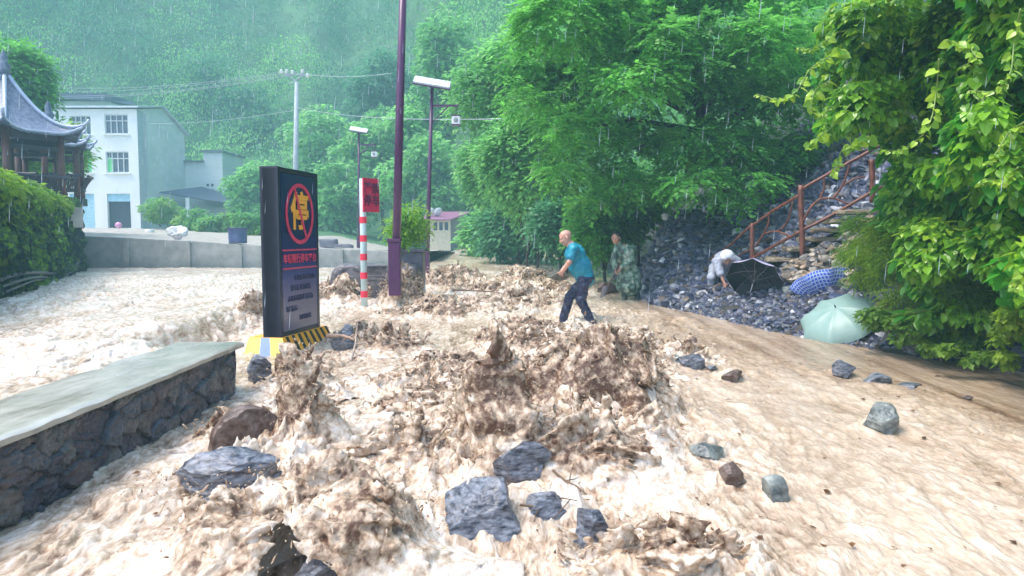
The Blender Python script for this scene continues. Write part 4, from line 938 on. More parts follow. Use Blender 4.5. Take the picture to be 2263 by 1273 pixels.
# ---------------------------------------------------------------- riverside pavilion on an ivy-covered wall
tile = pm('grey_roof_tile', (.07,.09,.16), .25, var=(.20,.24,.34), scale=7, bump=.01, bscale=30, rvar=.25)
ridgem = solid('pale_ridge_tile', (.36,.42,.56), rough=.3); wood = solid('dark_red_wood', (.10,.030,.022), rough=.4); wood2 = solid('dark_timber', (.022,.018,.035), rough=.45)
def pavilion(cx, cy, Rr, ze, za, zf, rot, label, n=6, npost=6):
    rt = empty('pavilion', (cx, cy, zf)); tag(rt, label, 'pavilion', 'riverside pavilions')
    # curved roof: one gored surface with tile rolls
    def rp_(th, s):   # s 0 apex ..1 eave
        k = (th - rot) / (2*math.pi/n); fr = k - math.floor(k) ; e = abs(fr - .5) * 2  # 1 at the corner
        rad = Rr * s * (math.cos(math.pi/n) / math.cos((fr - .5) * 2*math.pi/n))
        z = za + (ze - za) * (1 - (1 - s) ** 1.75) + (.40 * e ** 5) * s ** 4 * (Rr / 2.9)
        rad *= 1 + .10 * e ** 6 * s ** 3
        return np.array([cx + rad * math.cos(th), cy + rad * math.sin(th), z])
    nt_ = n * 30; ns = 22; G_ = np.array([[rp_(2*math.pi*j/nt_ + rot, i/ns) + [0,0,.028*abs(math.sin(j*math.pi/3 * 1.0)) * (i > 1)] for j in range(nt_+1)] for i in range(ns+1)])
    mb = MB(); mb.grid(G_); G2 = G_.copy(); G2[..., 2] -= .09; mb.grid(G2, flip=True); mb.grid(np.stack([G_[-1], G2[-1]])); mb.build('roof', tile, rt, smooth=True)
    for k in range(n):
        th = rot + 2*math.pi*k/n + 1e-4; P = [rp_(th, s) + [0,0,.07] for s in np.linspace(.03, 1, 16)]; e = P[-1] - P[-2]; P.append(P[-1] + e*.5 + [0,0,.05]); P.append(P[-1] + e*.25 + [0,0,.09])
        mb = MB(); mb.tube(P, np.linspace(.075, .055, len(P)), 7); mb.build('ridge', ridgem, rt, smooth=True)
    P = [rp_(rot + 2*math.pi*j/90, .985) + [0,0,.01] for j in range(91)]; mb = MB(); mb.tube(P, .05, 6, cap=False); mb.build('eave_edge', ridgem, rt, smooth=True)
    mb = MB(); mb.lathe((cx, cy, za - .1), [(.0,0),(.22,0),(.16,.14),(.24,.3),(.1,.45),(.14,.6),(.0,.9)], 16); mb.build('finial', tile, rt, smooth=True)
    pr = Rr * .74; pts = [(cx + pr*math.cos(rot + 2*math.pi*k/npost), cy + pr*math.sin(rot + 2*math.pi*k/npost)) for k in range(npost)]
    for x_, y_ in pts:
        mb = MB(); mb.tube([(x_, y_, zf), (x_, y_, ze + .1)], .125, 12); mb.build('column', wood, rt, smooth=True)
    def ringbeam(z, h_, th_, m, nm, rr=1.0):
        for k in range(npost):
            a = Vector((*pts[k], z)); b2 = Vector((*pts[(k+1) % npost], z)); c0 = Vector((cx, cy, z)); a = c0 + (a - c0)*rr; b2 = c0 + (b2 - c0)*rr
            m_ = (a + b2)/2; mb = MB(); mb.box(m_, ((b2-a).length - .2*(rr <= 1), th_, h_), rz=math.atan2(b2.y-a.y, b2.x-a.x)); mb.build(nm, m, rt)
    ringbeam(ze - .05, .34, .12, wood2, 'beam'); ringbeam(ze - .5, .14, .08, wood2, 'lintel'); ringbeam(zf + .46, .07, .36, wood2, 'bench_seat'); ringbeam(zf - .04, .3, .35, wood2, 'deck_beam', 1.02)
    # flared bench back of spindles
    for k in range(npost):
        a = np.array([*pts[k], 0.]); b2 = np.array([*pts[(k+1) % npost], 0.]); o_ = (a + b2)/2 - [cx, cy, 0]; o_ /= np.linalg.norm(o_); mb = MB()
        for q in np.linspace(.06, .94, 13):
            p = a + (b2 - a)*q; mb.tube([p + o_*.1 + [0,0,zf+.46], p + o_*.24 + [0,0,zf+.75], p + o_*.42 + [0,0,zf+1.0]], .026, 5)
        mb.tube([a + o_*.42 + [0,0,zf+1.02], b2 + o_*.42 + [0,0,zf+1.02]], .06, 6); mb.build('bench_back', wood2, rt)
    V_ = [(cx + Rr*.8*math.cos(rot + 2*math.pi*k/n), cy + Rr*.8*math.sin(rot + 2*math.pi*k/n)) for k in range(n)]
    mb = MB(); mb.lathe((cx, cy, zf - .35), [(0,0),(Rr*.8,0),(Rr*.8,.32),(0,.32)], n); V = mb.V[0]; mb.build('floor', pm('pavilion_floor', (.10,.10,.13), .5, var=(.16,.16,.2), scale=3), rt)
pavilion(-18.2, 27, 2.5, at(0,292,26).z, at(0,158,27).z, 2.75, R(2), 'larger hexagonal pavilion with upturned grey tile roof at the left edge above ivy')
pavilion(-19.35, 31.3, 1.6, at(0,322,31).z, at(0,262,31).z, 3.15, R(-8), 'smaller lower pavilion with upturned eave behind the larger one')
# revetment wall
stonew = pm('revetment_stone', (.06,.065,.09), .4, var=(.22,.23,.27), scale=3, bump=.05, bscale=6)
RV = [(-7.6, 8.0), (-8.9, 12.2), (-11.0, 16.5), (-13.4, 21.5), (-15.6, 26.0), (-16.6, 28.5), (-18.4, 30.8), (-21.5, 33.0)]
pts = np.array(RV); s_ = np.linspace(0, len(RV) - 1, 260); rx = np.interp(s_, range(len(RV)), pts[:,0]); ry = np.interp(s_, range(len(RV)), pts[:,1]); hz = np.linspace(-.4, 1, 50)
top = np.interp(ry, [8, 20, 26, 31, 33], [2.55, 2.65, 2.75, 3.0, 3.0])
Gx = rx[:,None] - .25 * hz[None]; Gy = ry[:,None] + 0*hz[None]; Gz = top[:,None] * hz[None]
n_ = .16 * fbm(np.stack([Gx, Gy, Gz], -1) * 1.6, 4); rev = empty('revetment_wall', (-12, 20, 0)); tag(rev, 'tall stone river wall under the pavilions, mostly hidden by ivy', 'wall')
mb = MB(); mb.grid(np.stack([Gx + n_, Gy - n_*.4, Gz], -1), flip=True); 
mb.grid(np.stack([np.stack([Gx[:,-1] + n_[:,-1], Gy[:,-1], Gz[:,-1]], -1), np.stack([Gx[:,-1] - 9, Gy[:,-1] + 1, Gz[:,-1]], -1)], 0)); mb.build('stone_face', stonew, rev, smooth=True)
pb = at(118, 500, 25.2); mb = MB(); pb = at(112, 480, 25.6); mb.box((pb.x, 26.0, pb.z), (1.0, 1.2, .7), rz=R(-30)); mb.build('concrete_footing', concrete, rev)
# pipes along the wall foot
for k, (r_, z_) in enumerate([(.04, .62), (.028, .52), (.02, .46)]):
    P = [(np.interp(y_, ry, rx) + .22 + .05*k + .1*math.sin(y_*.8 + k), y_, float(base(-10, y_)) + z_ - .3 + .12*math.sin(y_*.5)) for y_ in np.linspace(9, 27, 40)]
    mb = MB(); mb.tube(P, r_, 8); tag(mb.build('black_hose', solid('hose_plastic', (.015,.02,.05), rough=.3), smooth=True), ['thickest hose running along the foot of the ivy wall','middle hose along the foot of the ivy wall','thinnest lowest hose along the foot of the ivy wall'][k], 'hose', 'hoses along the river wall')
# ---------------------------------------------------------------- vegetation
G1 = np.array
P_FAR = (G1([.05,.25,.07]), G1([.40,.84,.26])); P_FAR2 = (G1([.02,.13,.08]), G1([.17,.48,.22]))
P_WAL = (G1([.02,.14,.03]), G1([.27,.76,.12])); P_VINE = (G1([.04,.18,.015]), G1([.36,.70,.05])); P_YG = (G1([.10,.28,.02]), G1([.46,.68,.06]))
P_FERN = (G1([.05,.17,.02]), G1([.30,.50,.07])); P_IVY = (G1([.012,.055,.04]), G1([.10,.26,.07]))
def crown_lumps(c, r, n, seed, lr=(.24,.42), flat=.8, bias=.0):
    q = np.random.RandomState(seed); L = []
    for i in range(n):
        d = q.normal(size=3); d /= np.linalg.norm(d); d[2] = d[2] * .95 + bias; rad = q.rand() ** .45
        s = q.uniform(*lr) * (r[0] + r[1] + r[2]) / 3
        L.append((c[0] + d[0]*r[0]*rad*.85, c[1] + d[1]*r[1]*rad*.85, c[2] + d[2]*r[2]*rad*.85, s*1.15, s*1.15, s*flat))
    return L
def limbs(mb, b, L, r0, q, top=None):
    b = Vector(b); tops = sorted(L, key=lambda l: -l[3])[:9]; c = Vector(np.mean([l[:3] for l in L], 0)); c = top or c
    sp = [b, b.lerp(c, .3) + Vector(q.normal(size=3)) * .12, b.lerp(c, .62) + Vector(q.normal(size=3)) * .2, c]
    mb.tube(sp, [r0, r0*.8, r0*.6, r0*.25], 9)
    for l in tops:
        s = sp[1].lerp(sp[2], q.rand()); e = Vector(l[:3]); m = s.lerp(e, .5) + Vector(q.normal(size=3)) * .15 + Vector((0,0,.15)); mb.tube([s, m, e], [r0*.45, r0*.3, r0*.1], 6)
def tree(name, b, c, r, nl, n, size, pal, label, group, seed, mat=leafm, T=T_DIA, droop=.5, sprays=0, r0=.14, cat='tree', lr=(.24,.42), flat=.8, up=.15, core=False, trunkpart='trunk', crownpart='crown', top=None):
    q = np.random.RandomState(seed); rt = empty(name, b); tag(rt, label, cat, group); L = crown_lumps(c, r, nl, seed, lr, flat)
    mb = MB(); lump_leaves(mb, L, n, size, pal, T, droop, sprays=sprays, up=up); mb.build(crownpart, mat, rt)
    mb = MB(); limbs(mb, b, L, r0, q, top); mb.build(trunkpart, bark, rt, smooth=True)
    return rt, L

# hero walnut tree
b = Vector((5.5, 19.6, 2.2)); c = at(1530, 150, 18.6)
rt = empty('walnut_tree', b); tag(rt, 'big broad-leaved tree with layered drooping sprays spreading above the rubble pile', 'tree')
def pxl(lst, Y, dy=0):   # lumps given as photo ellipses with a distance
    L = []
    for px, py, rx_, ry_, yy_ in lst:
        p = at(px, py, yy_); s = yy_ / FPX; L.append((p.x, p.y, p.z, rx_*s, rx_*s*.9, ry_*s))
    return L
q = np.random.RandomState(5); lst = []
for px, py, rx_, ry_ in [(1540,60,190,80),(1330,70,160,75),(1720,60,120,70),(1250,170,130,60),(1440,180,150,60),(1620,180,150,65),(1760,190,90,60),(1200,270,90,45),(1330,290,130,50),(1480,300,120,50),
        (1640,320,130,50),(1770,310,80,50),(1270,370,100,40),(1400,400,100,38),(1540,390,110,36),(1690,400,100,36),(1240,110,110,60),(1800,110,60,60),(1450,-40,240,60),(1640,-50,180,60),(1300,440,60,26),(1180,210,60,40),(1600,440,70,22),(1420,100,120,50)]:
    for k in range(4):
        lst.append((px + q.uniform(-.7,.7)*rx_, py + q.uniform(-.6,.6)*ry_, rx_*q.uniform(.3,.55), ry_*q.uniform(.4,.7), 18.6 + q.uniform(-2.2, 2.4)))
LW = pxl(lst, 19)
mb = MB(); lump_leaves(mb, LW, 10500, .14, P_WAL, T_BROAD, .4, sprays=7, up=.3); mb.build('crown', leafm, rt)
mb = MB(); fork = at(1550, 300, 19.4)
sp = [b, at(1590, 430, 19.6), at(1572, 360, 19.5), fork, at(1545, 215, 19.2), at(1540, 60, 19.)]; mb.tube(sp, [.2,.17,.155,.14,.11,.05], 10)
for e in [(1420,110,18.2),(1300,200,18),(1230,300,18),(1400,330,18.3),(1660,110,19),(1760,230,19),(1700,340,18.5),(1610,300,18),(1350,60,19),(1500,-20,19)]:
    s = fork.lerp(sp[4], q.rand()) if e[1] < 310 else Vector(sp[3]).lerp(Vector(sp[2]), .5); e_ = at(*e); m = s.lerp(e_, .5) + Vector((0,0,.35)); mb.tube([s, m, e_], [.075,.05,.018], 7)
mb.build('trunk', bark, rt, smooth=True)

# trees and shrubs on the right of the road
RT = [((1170,330,75,110),26,'pale green climbing shrub left of the big tree, hanging over the road',P_FAR,2600),
      ((1095,370,60,75),33,'bushy light green tree above the roof of the roadside hut',P_FAR,2400),
      ((1130,180,120,110),30,'rounded bluish green tree high on the right bank behind the big tree edge',P_FAR,2600),
      ((1255,490,70,50),24,'dark low shrub behind the bald man in teal',P_FAR2,1500),
      ((1160,490,90,60),31,'dark bluish thicket at the bend of the road',P_FAR2,1800),
      ((1330,500,60,60),21,'bright bush behind the man in camouflage',P_WAL,1500),
      ((1085,505,40,42),38,'small fresh green shrub at the roadside beside the hut wall',P_FAR,1400),
      ((1400,440,80,60),22,'leafy shrub under the lowest branches of the big tree',P_WAL,1600),
      ((1235,250,60,60),25,'climber tangle hanging behind the left branches of the big tree',P_FAR,1400),
      ((1180,420,60,70),27,'drooping grey-green shrub between the hut and the bald man',P_FAR,1500),
      ((950,400,90,110),58,'leafy tree rising behind the hut and the mid-distance lamp',P_FAR,2600),
      ((840,330,100,130),66,'pale mottled tree behind the nearest lamp post',P_FAR,2800),
      ((760,440,90,90),60,'broad pale green tree behind the red square sign',P_FAR,2400),
      ((700,330,90,100),74,'hazy round tree right of the utility pole',P_FAR,2000),
      ((560,440,70,80),62,'hazy fresh green tree left of the information sign',P_FAR,1800),
      ((850,200,80,90),84,'dark spreading tree half way up the slope behind the lamp posts',P_FAR2,1800),
      ((930,280,70,70),62,'light green tree touching the solar panel in the picture',P_FAR,1500),
      ((320,90,130,80),112,'bright rounded tree high on the slope above the white house',P_FAR,2000),
      ((190,60,110,70),116,'light tree at the upper left of the slope',P_FAR,1800),
      ((470,200,90,130),100,'tall dark blue-green tree standing behind the annex',P_FAR2,2200),
      ((560,290,80,110),92,'dark hazy tree right of the annex roof',P_FAR2,1800),
      ((30,170,60,70),36,'green tree behind the roof of the larger pavilion',P_WAL,2200),
      ((60,330,120,70),37,'leafy bush seen between the pavilion columns',P_VINE,2600),
      ((1000,130,90,110),62,'pale tree above the lantern of the mid-distance lamp',P_FAR,1800)]
for i, ((px, py, rx_, ry_), Y_, lab, pal, n) in enumerate(RT):
    c = at(px, py, Y_); s = Y_ / FPX; gz = float(max(hill_z(np.array(c.x), np.array(Y_ + 1.)), 0)) if Y_ > 30 else float(bank_z(np.array(c.x), np.array(Y_ + .5)))
    if Y_ in (36, 37): gz = 2.8
    gz = min(gz, c.z - ry_*s*.3); gz = max(gz, c.z - ry_*s - 7)
    tree('shrub' if ('shrub' in lab or 'bush' in lab.split()[:3] or 'thicket' in lab or 'climber' in lab) else 'tree', (c.x + .2, Y_ + .3, gz), c, (rx_*s*1.05, rx_*s*.9, ry_*s*1.05), 34, n * 2, max(.11, min(.5, Y_ * .0075)), pal, lab, None, 100 + i, T=T_BROAD, droop=.35, r0=max(.06, rx_*s*.05), cat='shrub' if ('shrub' in lab or 'bush' in lab.split()[:3] or 'thicket' in lab or 'climber' in lab) else 'tree', lr=(.2,.36), sprays=3 if Y_ < 40 else 0)
# bushes on the yard
for i, (px, py, rx_, ry_, Y_, lab) in enumerate([(355,468,42,32,56,'leftmost bush in front of the lean-to, against the white house'),(425,492,36,32,54,'middle bush in front of the lean-to'),(480,495,40,30,52,'brightest bush in front of the lean-to, beside the barrel'),(560,500,40,36,48,'bush half hidden by the information sign')]):
    c = at(px, py, Y_); s = Y_ / FPX; tree('bush', (c.x, Y_, c.z - ry_*s), c, (rx_*s, rx_*s, ry_*s), 20, 2600, .3, (P_FAR[0]*1.6, P_FERN[1]), lab, 'bushes on the yard', 300 + i, r0=.06, cat='bush')
# leafy bush beside the near lamp
c = at(902, 492, 17.4); s = 17.4 / FPX
tree('leafy_bush', (at(897,575,17.4).x, 17.4, c2.z + .84), c, (30*s, 30*s, 46*s), 13, 800, .10, (P_VINE[0]*2, P_YG[1]), 'bright yellow-green bush growing in the dark stone box beside the lamp post', None, 401, sprays=4, r0=.03, cat='bush', lr=(.28,.42))

# distant wooded hillside: one mass
L = []; q = np.random.RandomState(9)
cand = np.stack([q.uniform(-105, 75, 9000), q.uniform(45, 150, 9000)], 1); zc = hill_z(cand[:,0], cand[:,1])
k = (zc > 3.0) & (zc < 62) & (np.abs(cand[:,0]) < .8 * cand[:,1] + 4); cand = cand[k][:1500]; zc = zc[k][:1500]
cand2 = np.stack([q.uniform(2, 34, 2600), q.uniform(5, 60, 2600)], 1); t2 = shore_t(cand2[:,0], cand2[:,1]); z2 = np.where(cand2[:,1] < 27, bank_z(cand2[:,0], cand2[:,1]), hill_z(cand2[:,0], cand2[:,1])); k = (t2 > 3.6) & ((cand2[:,1] > 21.5) | (t2 > 5.2)) & (z2 < 30)
cand2 = cand2[k][:900]; z2 = z2[k][:900]
for (x_, y_), z_ in zip(cand, zc): 
    s = q.uniform(1.7, 4.6); L.append((x_, y_, z_ + s*.5, s, s, s * q.uniform(.8, 1.6)))
La = L; mb = MB(); tonef = np.array([perlin(np.array([l[0]/16, l[1]/16, l[2]/12])) for l in La])
for sel, pal in ((tonef > .02, P_FAR), (tonef <= .02, P_FAR2)):
    Ls = [l for l, m_ in zip(La, sel) if m_]
    lump_leaves(mb, Ls, 230000 if sel.mean() > .5 else 200000, .34, pal, T_DIA, .7, up=.35, lumpy=.8, jit=.25)
Lb = []
for (x_, y_), z_ in zip(cand2, z2):
    s = q.uniform(.8, 1.5); Lb.append((x_, y_, z_ + s*.4, s, s, s))
lump_leaves(mb, Lb, 90000, .2, (P_WAL[0], P_WAL[1]*.8), T_DIA, .7, up=.35)
mb.keep = True; tag(mb.build('hillside_forest', leafm), 'dense misty woodland covering the steep valley side behind the houses', 'forest', kind='stuff')

# ---------------------------------------------------------------- right bank: vines, bamboo, herbs
core = pm('shaded_twigs', (.012,.022,.010), .8, var=(.03,.045,.02), scale=12, bump=.05, bscale=8)
rt = empty('vine_thicket', (6.6, 8.5, .4)); tag(rt, 'huge climbing vine with heart-shaped leaves covering the right side of the picture', 'vine')
lst = []; q = np.random.RandomState(21)
for px, py, rx_, ry_, Y_ in [(1990,80,120,90,9.2),(2130,60,120,90,8.0),(2240,100,80,110,7.2),(1960,220,100,80,9.2),(2080,220,110,90,8.3),(2210,260,90,110,7.4),(2040,350,80,70,9.0),(2120,400,100,90,8.2),(2240,420,70,120,7.3),(2030,610,45,45,9.6),(2080,660,60,40,9.2),(2170,660,70,50,8.6),(2050,700,40,25,9.3),(2230,560,60,80,7.9),(2140,730,50,30,8.9),(2230,720,50,40,8.3),
        (2030,460,70,55,9.4),(2090,540,100,80,8.6),(2210,590,90,100,7.6),(1880,120,80,70,10),(1900,20,110,60,10),(1880,230,60,60,10.4),(2010,430,50,60,10.2),(2040,480,70,50,9.6),(2180,700,60,40,8.6),(2100,-40,160,60,8.6),(2260,-20,100,70,7.4),(1990,300,50,50,9.8),(2290,300,60,200,7),(2290,640,60,120,7),(2350,500,90,300,7.5),(2350,100,90,300,7.5),(2480,100,110,200,7.2),(2480,420,110,200,7),(2480,700,110,120,6.8),(2640,150,110,220,6.8),(2640,480,110,220,6.6),(2640,760,110,130,6.4),(2820,300,140,330,6.2),(2820,800,140,220,6.)]:
    for k in range(5): lst.append((px + q.uniform(-.7,.7)*rx_, py + q.uniform(-.7,.7)*ry_, rx_*q.uniform(.35,.6), ry_*q.uniform(.4,.65), Y_ + q.uniform(-.25, 1.6)))
LV = pxl(lst, 9)
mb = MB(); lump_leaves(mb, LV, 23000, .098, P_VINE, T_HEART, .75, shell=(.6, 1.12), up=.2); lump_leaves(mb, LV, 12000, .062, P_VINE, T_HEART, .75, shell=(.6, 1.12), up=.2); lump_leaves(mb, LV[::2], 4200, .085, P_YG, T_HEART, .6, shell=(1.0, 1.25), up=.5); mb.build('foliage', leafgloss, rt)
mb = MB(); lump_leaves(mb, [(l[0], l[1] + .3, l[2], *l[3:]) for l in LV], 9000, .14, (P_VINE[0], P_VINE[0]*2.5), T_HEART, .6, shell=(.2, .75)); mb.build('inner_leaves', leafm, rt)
# hanging tendrils with young leaves
TN = [([(1860,110),(1790,150),(1760,205),(1720,222),(1672,208)],8.6),([(1830,180),(1800,200),(1790,240),(1815,260),(1840,230)],8.8),([(2075,130),(2070,200),(2060,260),(2040,300),(1990,335),(1945,330)],7.0),([(1880,230),(1830,290),(1800,310),(1785,320),(1800,325)],8.6),
      ([(2255,20),(2240,100),(2235,160),(2200,205),(2140,200)],6.2),([(2090,90),(2140,100),(2160,130),(2120,150)],6.8),([(2263,270),(2230,290),(2200,340),(2180,360)],6.0),([(2250,370),(2215,400),(2180,395),(2160,410)],6.4),([(1950,60),(1850,70),(1800,110),(1760,105)],9.0),([(2263,600),(2250,620),(2240,640)],5.8),([(1920,300),(1860,330),(1840,390)],8.8)]
mbl = MB(); stemm = solid('green_stem', (.16,.24,.05), rough=.5)
for P, Y_ in TN:
    P3 = np.array([at(a, b_, Y_ + .25*math.sin(i*2.)) for i, (a, b_) in enumerate(P)]); t_ = np.linspace(0, 1, 34); PP = np.stack([np.interp(t_, np.linspace(0,1,len(P)), P3[:,k]) for k in range(3)], 1)
    for _ in range(3): PP[1:-1] = (PP[:-2] + PP[1:-1]*2 + PP[2:]) / 4
    mbs = MB(); mbs.tube(PP, np.linspace(.008, .003, len(PP)), 5); mbs.build('tendril', stemm, rt, smooth=True)
    n = 44; ti = rng.rand(n) ** .8; O = np.stack([np.interp(ti, t_, PP[:,k]) for k in range(3)], 1); A = rdir(n) * [1,.7,.3] + [0,-.2,-.5]
    cc = P_YG[0] + (P_YG[1] - P_YG[0]) * rng.rand(n, 1); leaves(mbl, O + A*.02, A, rdir(n)*.6 + [0,-.6,.6], (.115 - .075*ti) * (Y_/8.) * rng.uniform(.7, 1.2, n), T_HEART, cc)
mbl.build('young_leaves', leafgloss, rt)
T_BLADE = (np.array([(0,0,0),(.09,.35,.03),(0,1,-.22),(-.09,.35,.03)]), {3: [(0,1,2),(0,2,3)]})
def herbs(name, lst, n, size, pal, label, T, seed, droop=.5, sprays=0, cat='plant', stem=True, group=None, cores=True, mat=leafm, up=.3):
    q = np.random.RandomState(seed); ls = []
    for px, py, rx_, ry_, Y_ in lst:
        for k in range(3): ls.append((px + q.uniform(-.6,.6)*rx_, py + q.uniform(-.6,.6)*ry_, rx_*q.uniform(.4,.7), ry_*q.uniform(.4,.7), Y_ + q.uniform(-.3, .5)))
    Ls = pxl(ls, 9); bs = Vector(np.mean([l[:3] for l in Ls], 0)); bs.z = min(l[2] - l[5] for l in Ls); rt = empty(name, bs); tag(rt, label, cat, group)
    mb = MB(); lump_leaves(mb, Ls, n, size, pal, T, droop, shell=(.3, 1.15), up=up, sprays=sprays); mb.build('leaves', mat, rt)
    mb = MB()
    for l in Ls[::2]:
        e = Vector(l[:3]); b_ = e + Vector((.02, .12, -.16)); mb.tube([b_, b_.lerp(e, .5) + Vector(q.normal(size=3))*.04, e], [.012,.009,.004], 5)
    mb.build('stems', bark, rt, smooth=True)
    return rt
herbs('bamboo_shrub', [(1975,505,34,30,10.9),(1925,560,30,30,11.0),(1990,560,40,34,10.4),(1960,610,26,26,10.6),(2010,500,30,30,10.2),(1915,610,18,22,11),(1990,650,18,18,10.2),(2040,590,24,30,9.9)], 3000, .08, (P_FERN[0], P_YG[1]*.9), 'feathery bright green shrub beside the stone steps above the umbrellas', T_BLADE, 31, droop=.5, sprays=5, cat='shrub')
herbs('bamboo_shrub', [(2070,640,40,34,9.6),(2120,690,40,30,9.2),(2160,630,40,34,9.0)], 1300, .08, (P_FERN[0]*.8, P_FERN[1]*.7), 'darker feathery shrub low on the bank, right of the green umbrella', T_BLADE, 32, sprays=5, cat='shrub')
herbs('bank_herb', [(1950,715,50,28,9.9),(2010,735,45,25,9.4),(2040,700,40,30,9.2)], 1600, .06, P_FERN, 'low yellow-green herbs touching the right rim of the mint umbrella', T_HEART, 33)
herbs('bank_herb', [(2110,765,40,22,8.8),(2160,790,35,20,8.6),(2060,770,30,15,9.2)], 900, .06, P_FERN, 'clump of round-leaved herbs at the water edge under the dark shrub', T_HEART, 34)
herbs('bank_herb', [(2230,740,40,40,7.8),(2250,690,35,40,7.7),(2210,790,35,20,8.2)], 1200, .06, (P_FERN[0], P_YG[1]*.8), 'bright herbs hanging over the water at the right edge of the picture', T_HEART, 35)
herbs('bank_herb', [(1880,560,26,22,11.5),(1905,500,26,26,11.5)], 500, .07, P_FERN, 'small fern tuft growing from the masonry under the steps', T_BLADE, 36, sprays=5)
# litter twigs over the bank
# ivy on the river wall
rt = empty('ivy', (-11, 18, 0)); tag(rt, 'dense ivy hanging down the river wall below the larger pavilion', 'ivy'); n = 26000
si = rng.rand(n) * 259; x_ = np.interp(si, np.arange(260), rx); y_ = np.interp(si, np.arange(260), ry); tz = np.interp(si, np.arange(260), top)
hgt = rng.rand(n) ** .75; cover = perlin(np.stack([y_*.7, hgt*2, 0*y_], -1)) + .42*hgt + .12 - .25*sstep(22, 25, y_) * sstep(28, 26, y_); kx = cover > -.05
x_, y_, tz, hgt = x_[kx], y_[kx], tz[kx], hgt[kx]; n = len(x_); bulge = (.12 + .6 * np.abs(fbm(np.stack([y_*.9, hgt*3, 0*y_], -1), 3))) * rng.uniform(.4, 1, n)
O = np.stack([x_ - .25*hgt + bulge, y_ - bulge*.5, tz * hgt * 1.06 + .1], 1)
ton = np.clip(.35 + .5*perlin(O*.8) + .25*hgt + .2*rng.normal(size=n), 0, 1)[:, None]
mb = MB(); leaves(mb, O, rdir(n)*.5 + [.5,-.3,-.8], rdir(n)*.4 + [.9,-.5,.5], .085 * (y_/12.) ** .6 * rng.uniform(.8, 1.5, n), T_HEART, P_IVY[0] + (P_VINE[1]*.9 - P_IVY[0]) * ton**2.2); mb.build('leaves', leafm, rt)
LI = [(np.interp(yy_, ry, rx) - .3, yy_, 2.7 + .1*math.sin(yy_*3), .5, .6, .3) for yy_ in np.linspace(9, 25, 26)]
mb = MB(); lump_leaves(mb, LI, 5500, .12, (P_VINE[0]*1.2, P_YG[1]*.8), T_HEART, .6); mb.build('top_growth', leafm, rt)
# ---------------------------------------------------------------- rubble slope
def bz(x, y): return bank_z(np.asarray(x, float), np.asarray(y, float))
q = np.random.RandomState(44)
def scatter(n, xr, yr, cond, sz, name, label, seed, pal, flat=(.25,.6)):
    X_ = q.uniform(*xr, n); Y_ = q.uniform(*yr, n); t_ = shore_t(X_, Y_); k = cond(X_, Y_, t_); X_, Y_ = X_[k], Y_[k]; n = len(X_); Z_ = bz(X_, Y_)
    V0, F0 = ico(1); mb = MB(); S = sz[0] + (sz[1]-sz[0]) * q.rand(n)**3.2; mats = []
    bases = []
    for j in range(8):
        v, f = rock_verts(1, (1, q.uniform(.55,.9), q.uniform(*flat)), 500 + j, cuts=7, rough=.0); bases.append(v)
    B = np.array(bases)[q.randint(0, 8, n)]
    a = q.uniform(0, 2*math.pi, n); tx = q.normal(0, .35, n) + .35; ty = q.normal(0, .3, n)
    ca, sa = np.cos(a), np.sin(a); x0 = B[...,0]*ca[:,None] - B[...,1]*sa[:,None]; y0 = B[...,0]*sa[:,None] + B[...,1]*ca[:,None]; z0_ = B[...,2]
    y1 = y0*np.cos(tx)[:,None] - z0_*np.sin(tx)[:,None]; z1 = y0*np.sin(tx)[:,None] + z0_*np.cos(tx)[:,None]
    x2 = x0*np.cos(ty)[:,None] + z1*np.sin(ty)[:,None]; z2_ = -x0*np.sin(ty)[:,None] + z1*np.cos(ty)[:,None]
    P = np.stack([x2, y1, z2_], -1) * S[:,None,None] + np.stack([X_, Y_, Z_ + S*.12], 1)[:,None]
    c = pal[q.choice(len(pal), n, p=[.3,.26,.2,.12,.08,.04])] * q.uniform(.6, 1.5, (n,1))
    m = B.shape[1]; mb.add(P.reshape(-1,3), {3: (F0[None] + (np.arange(n)*m)[:,None,None]).reshape(-1,3)}, np.repeat(np.concatenate([c, np.ones((n,1))], 1), m, 0))
    mb.keep = True; o = mb.build(name, rubm); tag(o, label, 'rubble', kind='stuff'); return o
SP = G1([(.035,.045,.09),(.06,.065,.105),(.09,.10,.14),(.16,.17,.2),(.11,.085,.07),(.42,.43,.46)])
scatter(36000, (2.7, 11), (12.5, 23), lambda X_, Y_, t_: (t_ > -.05) & (t_ < 7) & ((t_ > 1.3) | (Y_ > 15.3)), (.07, .38), 'slate_rubble', 'dark wet slate rubble heap sliding down under the big tree', 1, SP)
scatter(34000, (3.0, 7.8), (8.6, 17.5), lambda X_, Y_, t_: (t_ > -.28 + .3*np.abs(perlin(np.stack([X_*2, Y_*2, 0*X_], -1)))) & (t_ < 2.4), (.03, .17), 'gravel_beach', 'fine dark gravel beach between the rubble heap and the brown water', 2, SP)
scatter(5000, (4.5, 9), (2.5, 10.5), lambda X_, Y_, t_: (t_ > -.1) & (t_ < 1.6), (.04, .2), 'bank_gravel', 'dark gravel under the overhanging vines at the right bank', 3, SP)
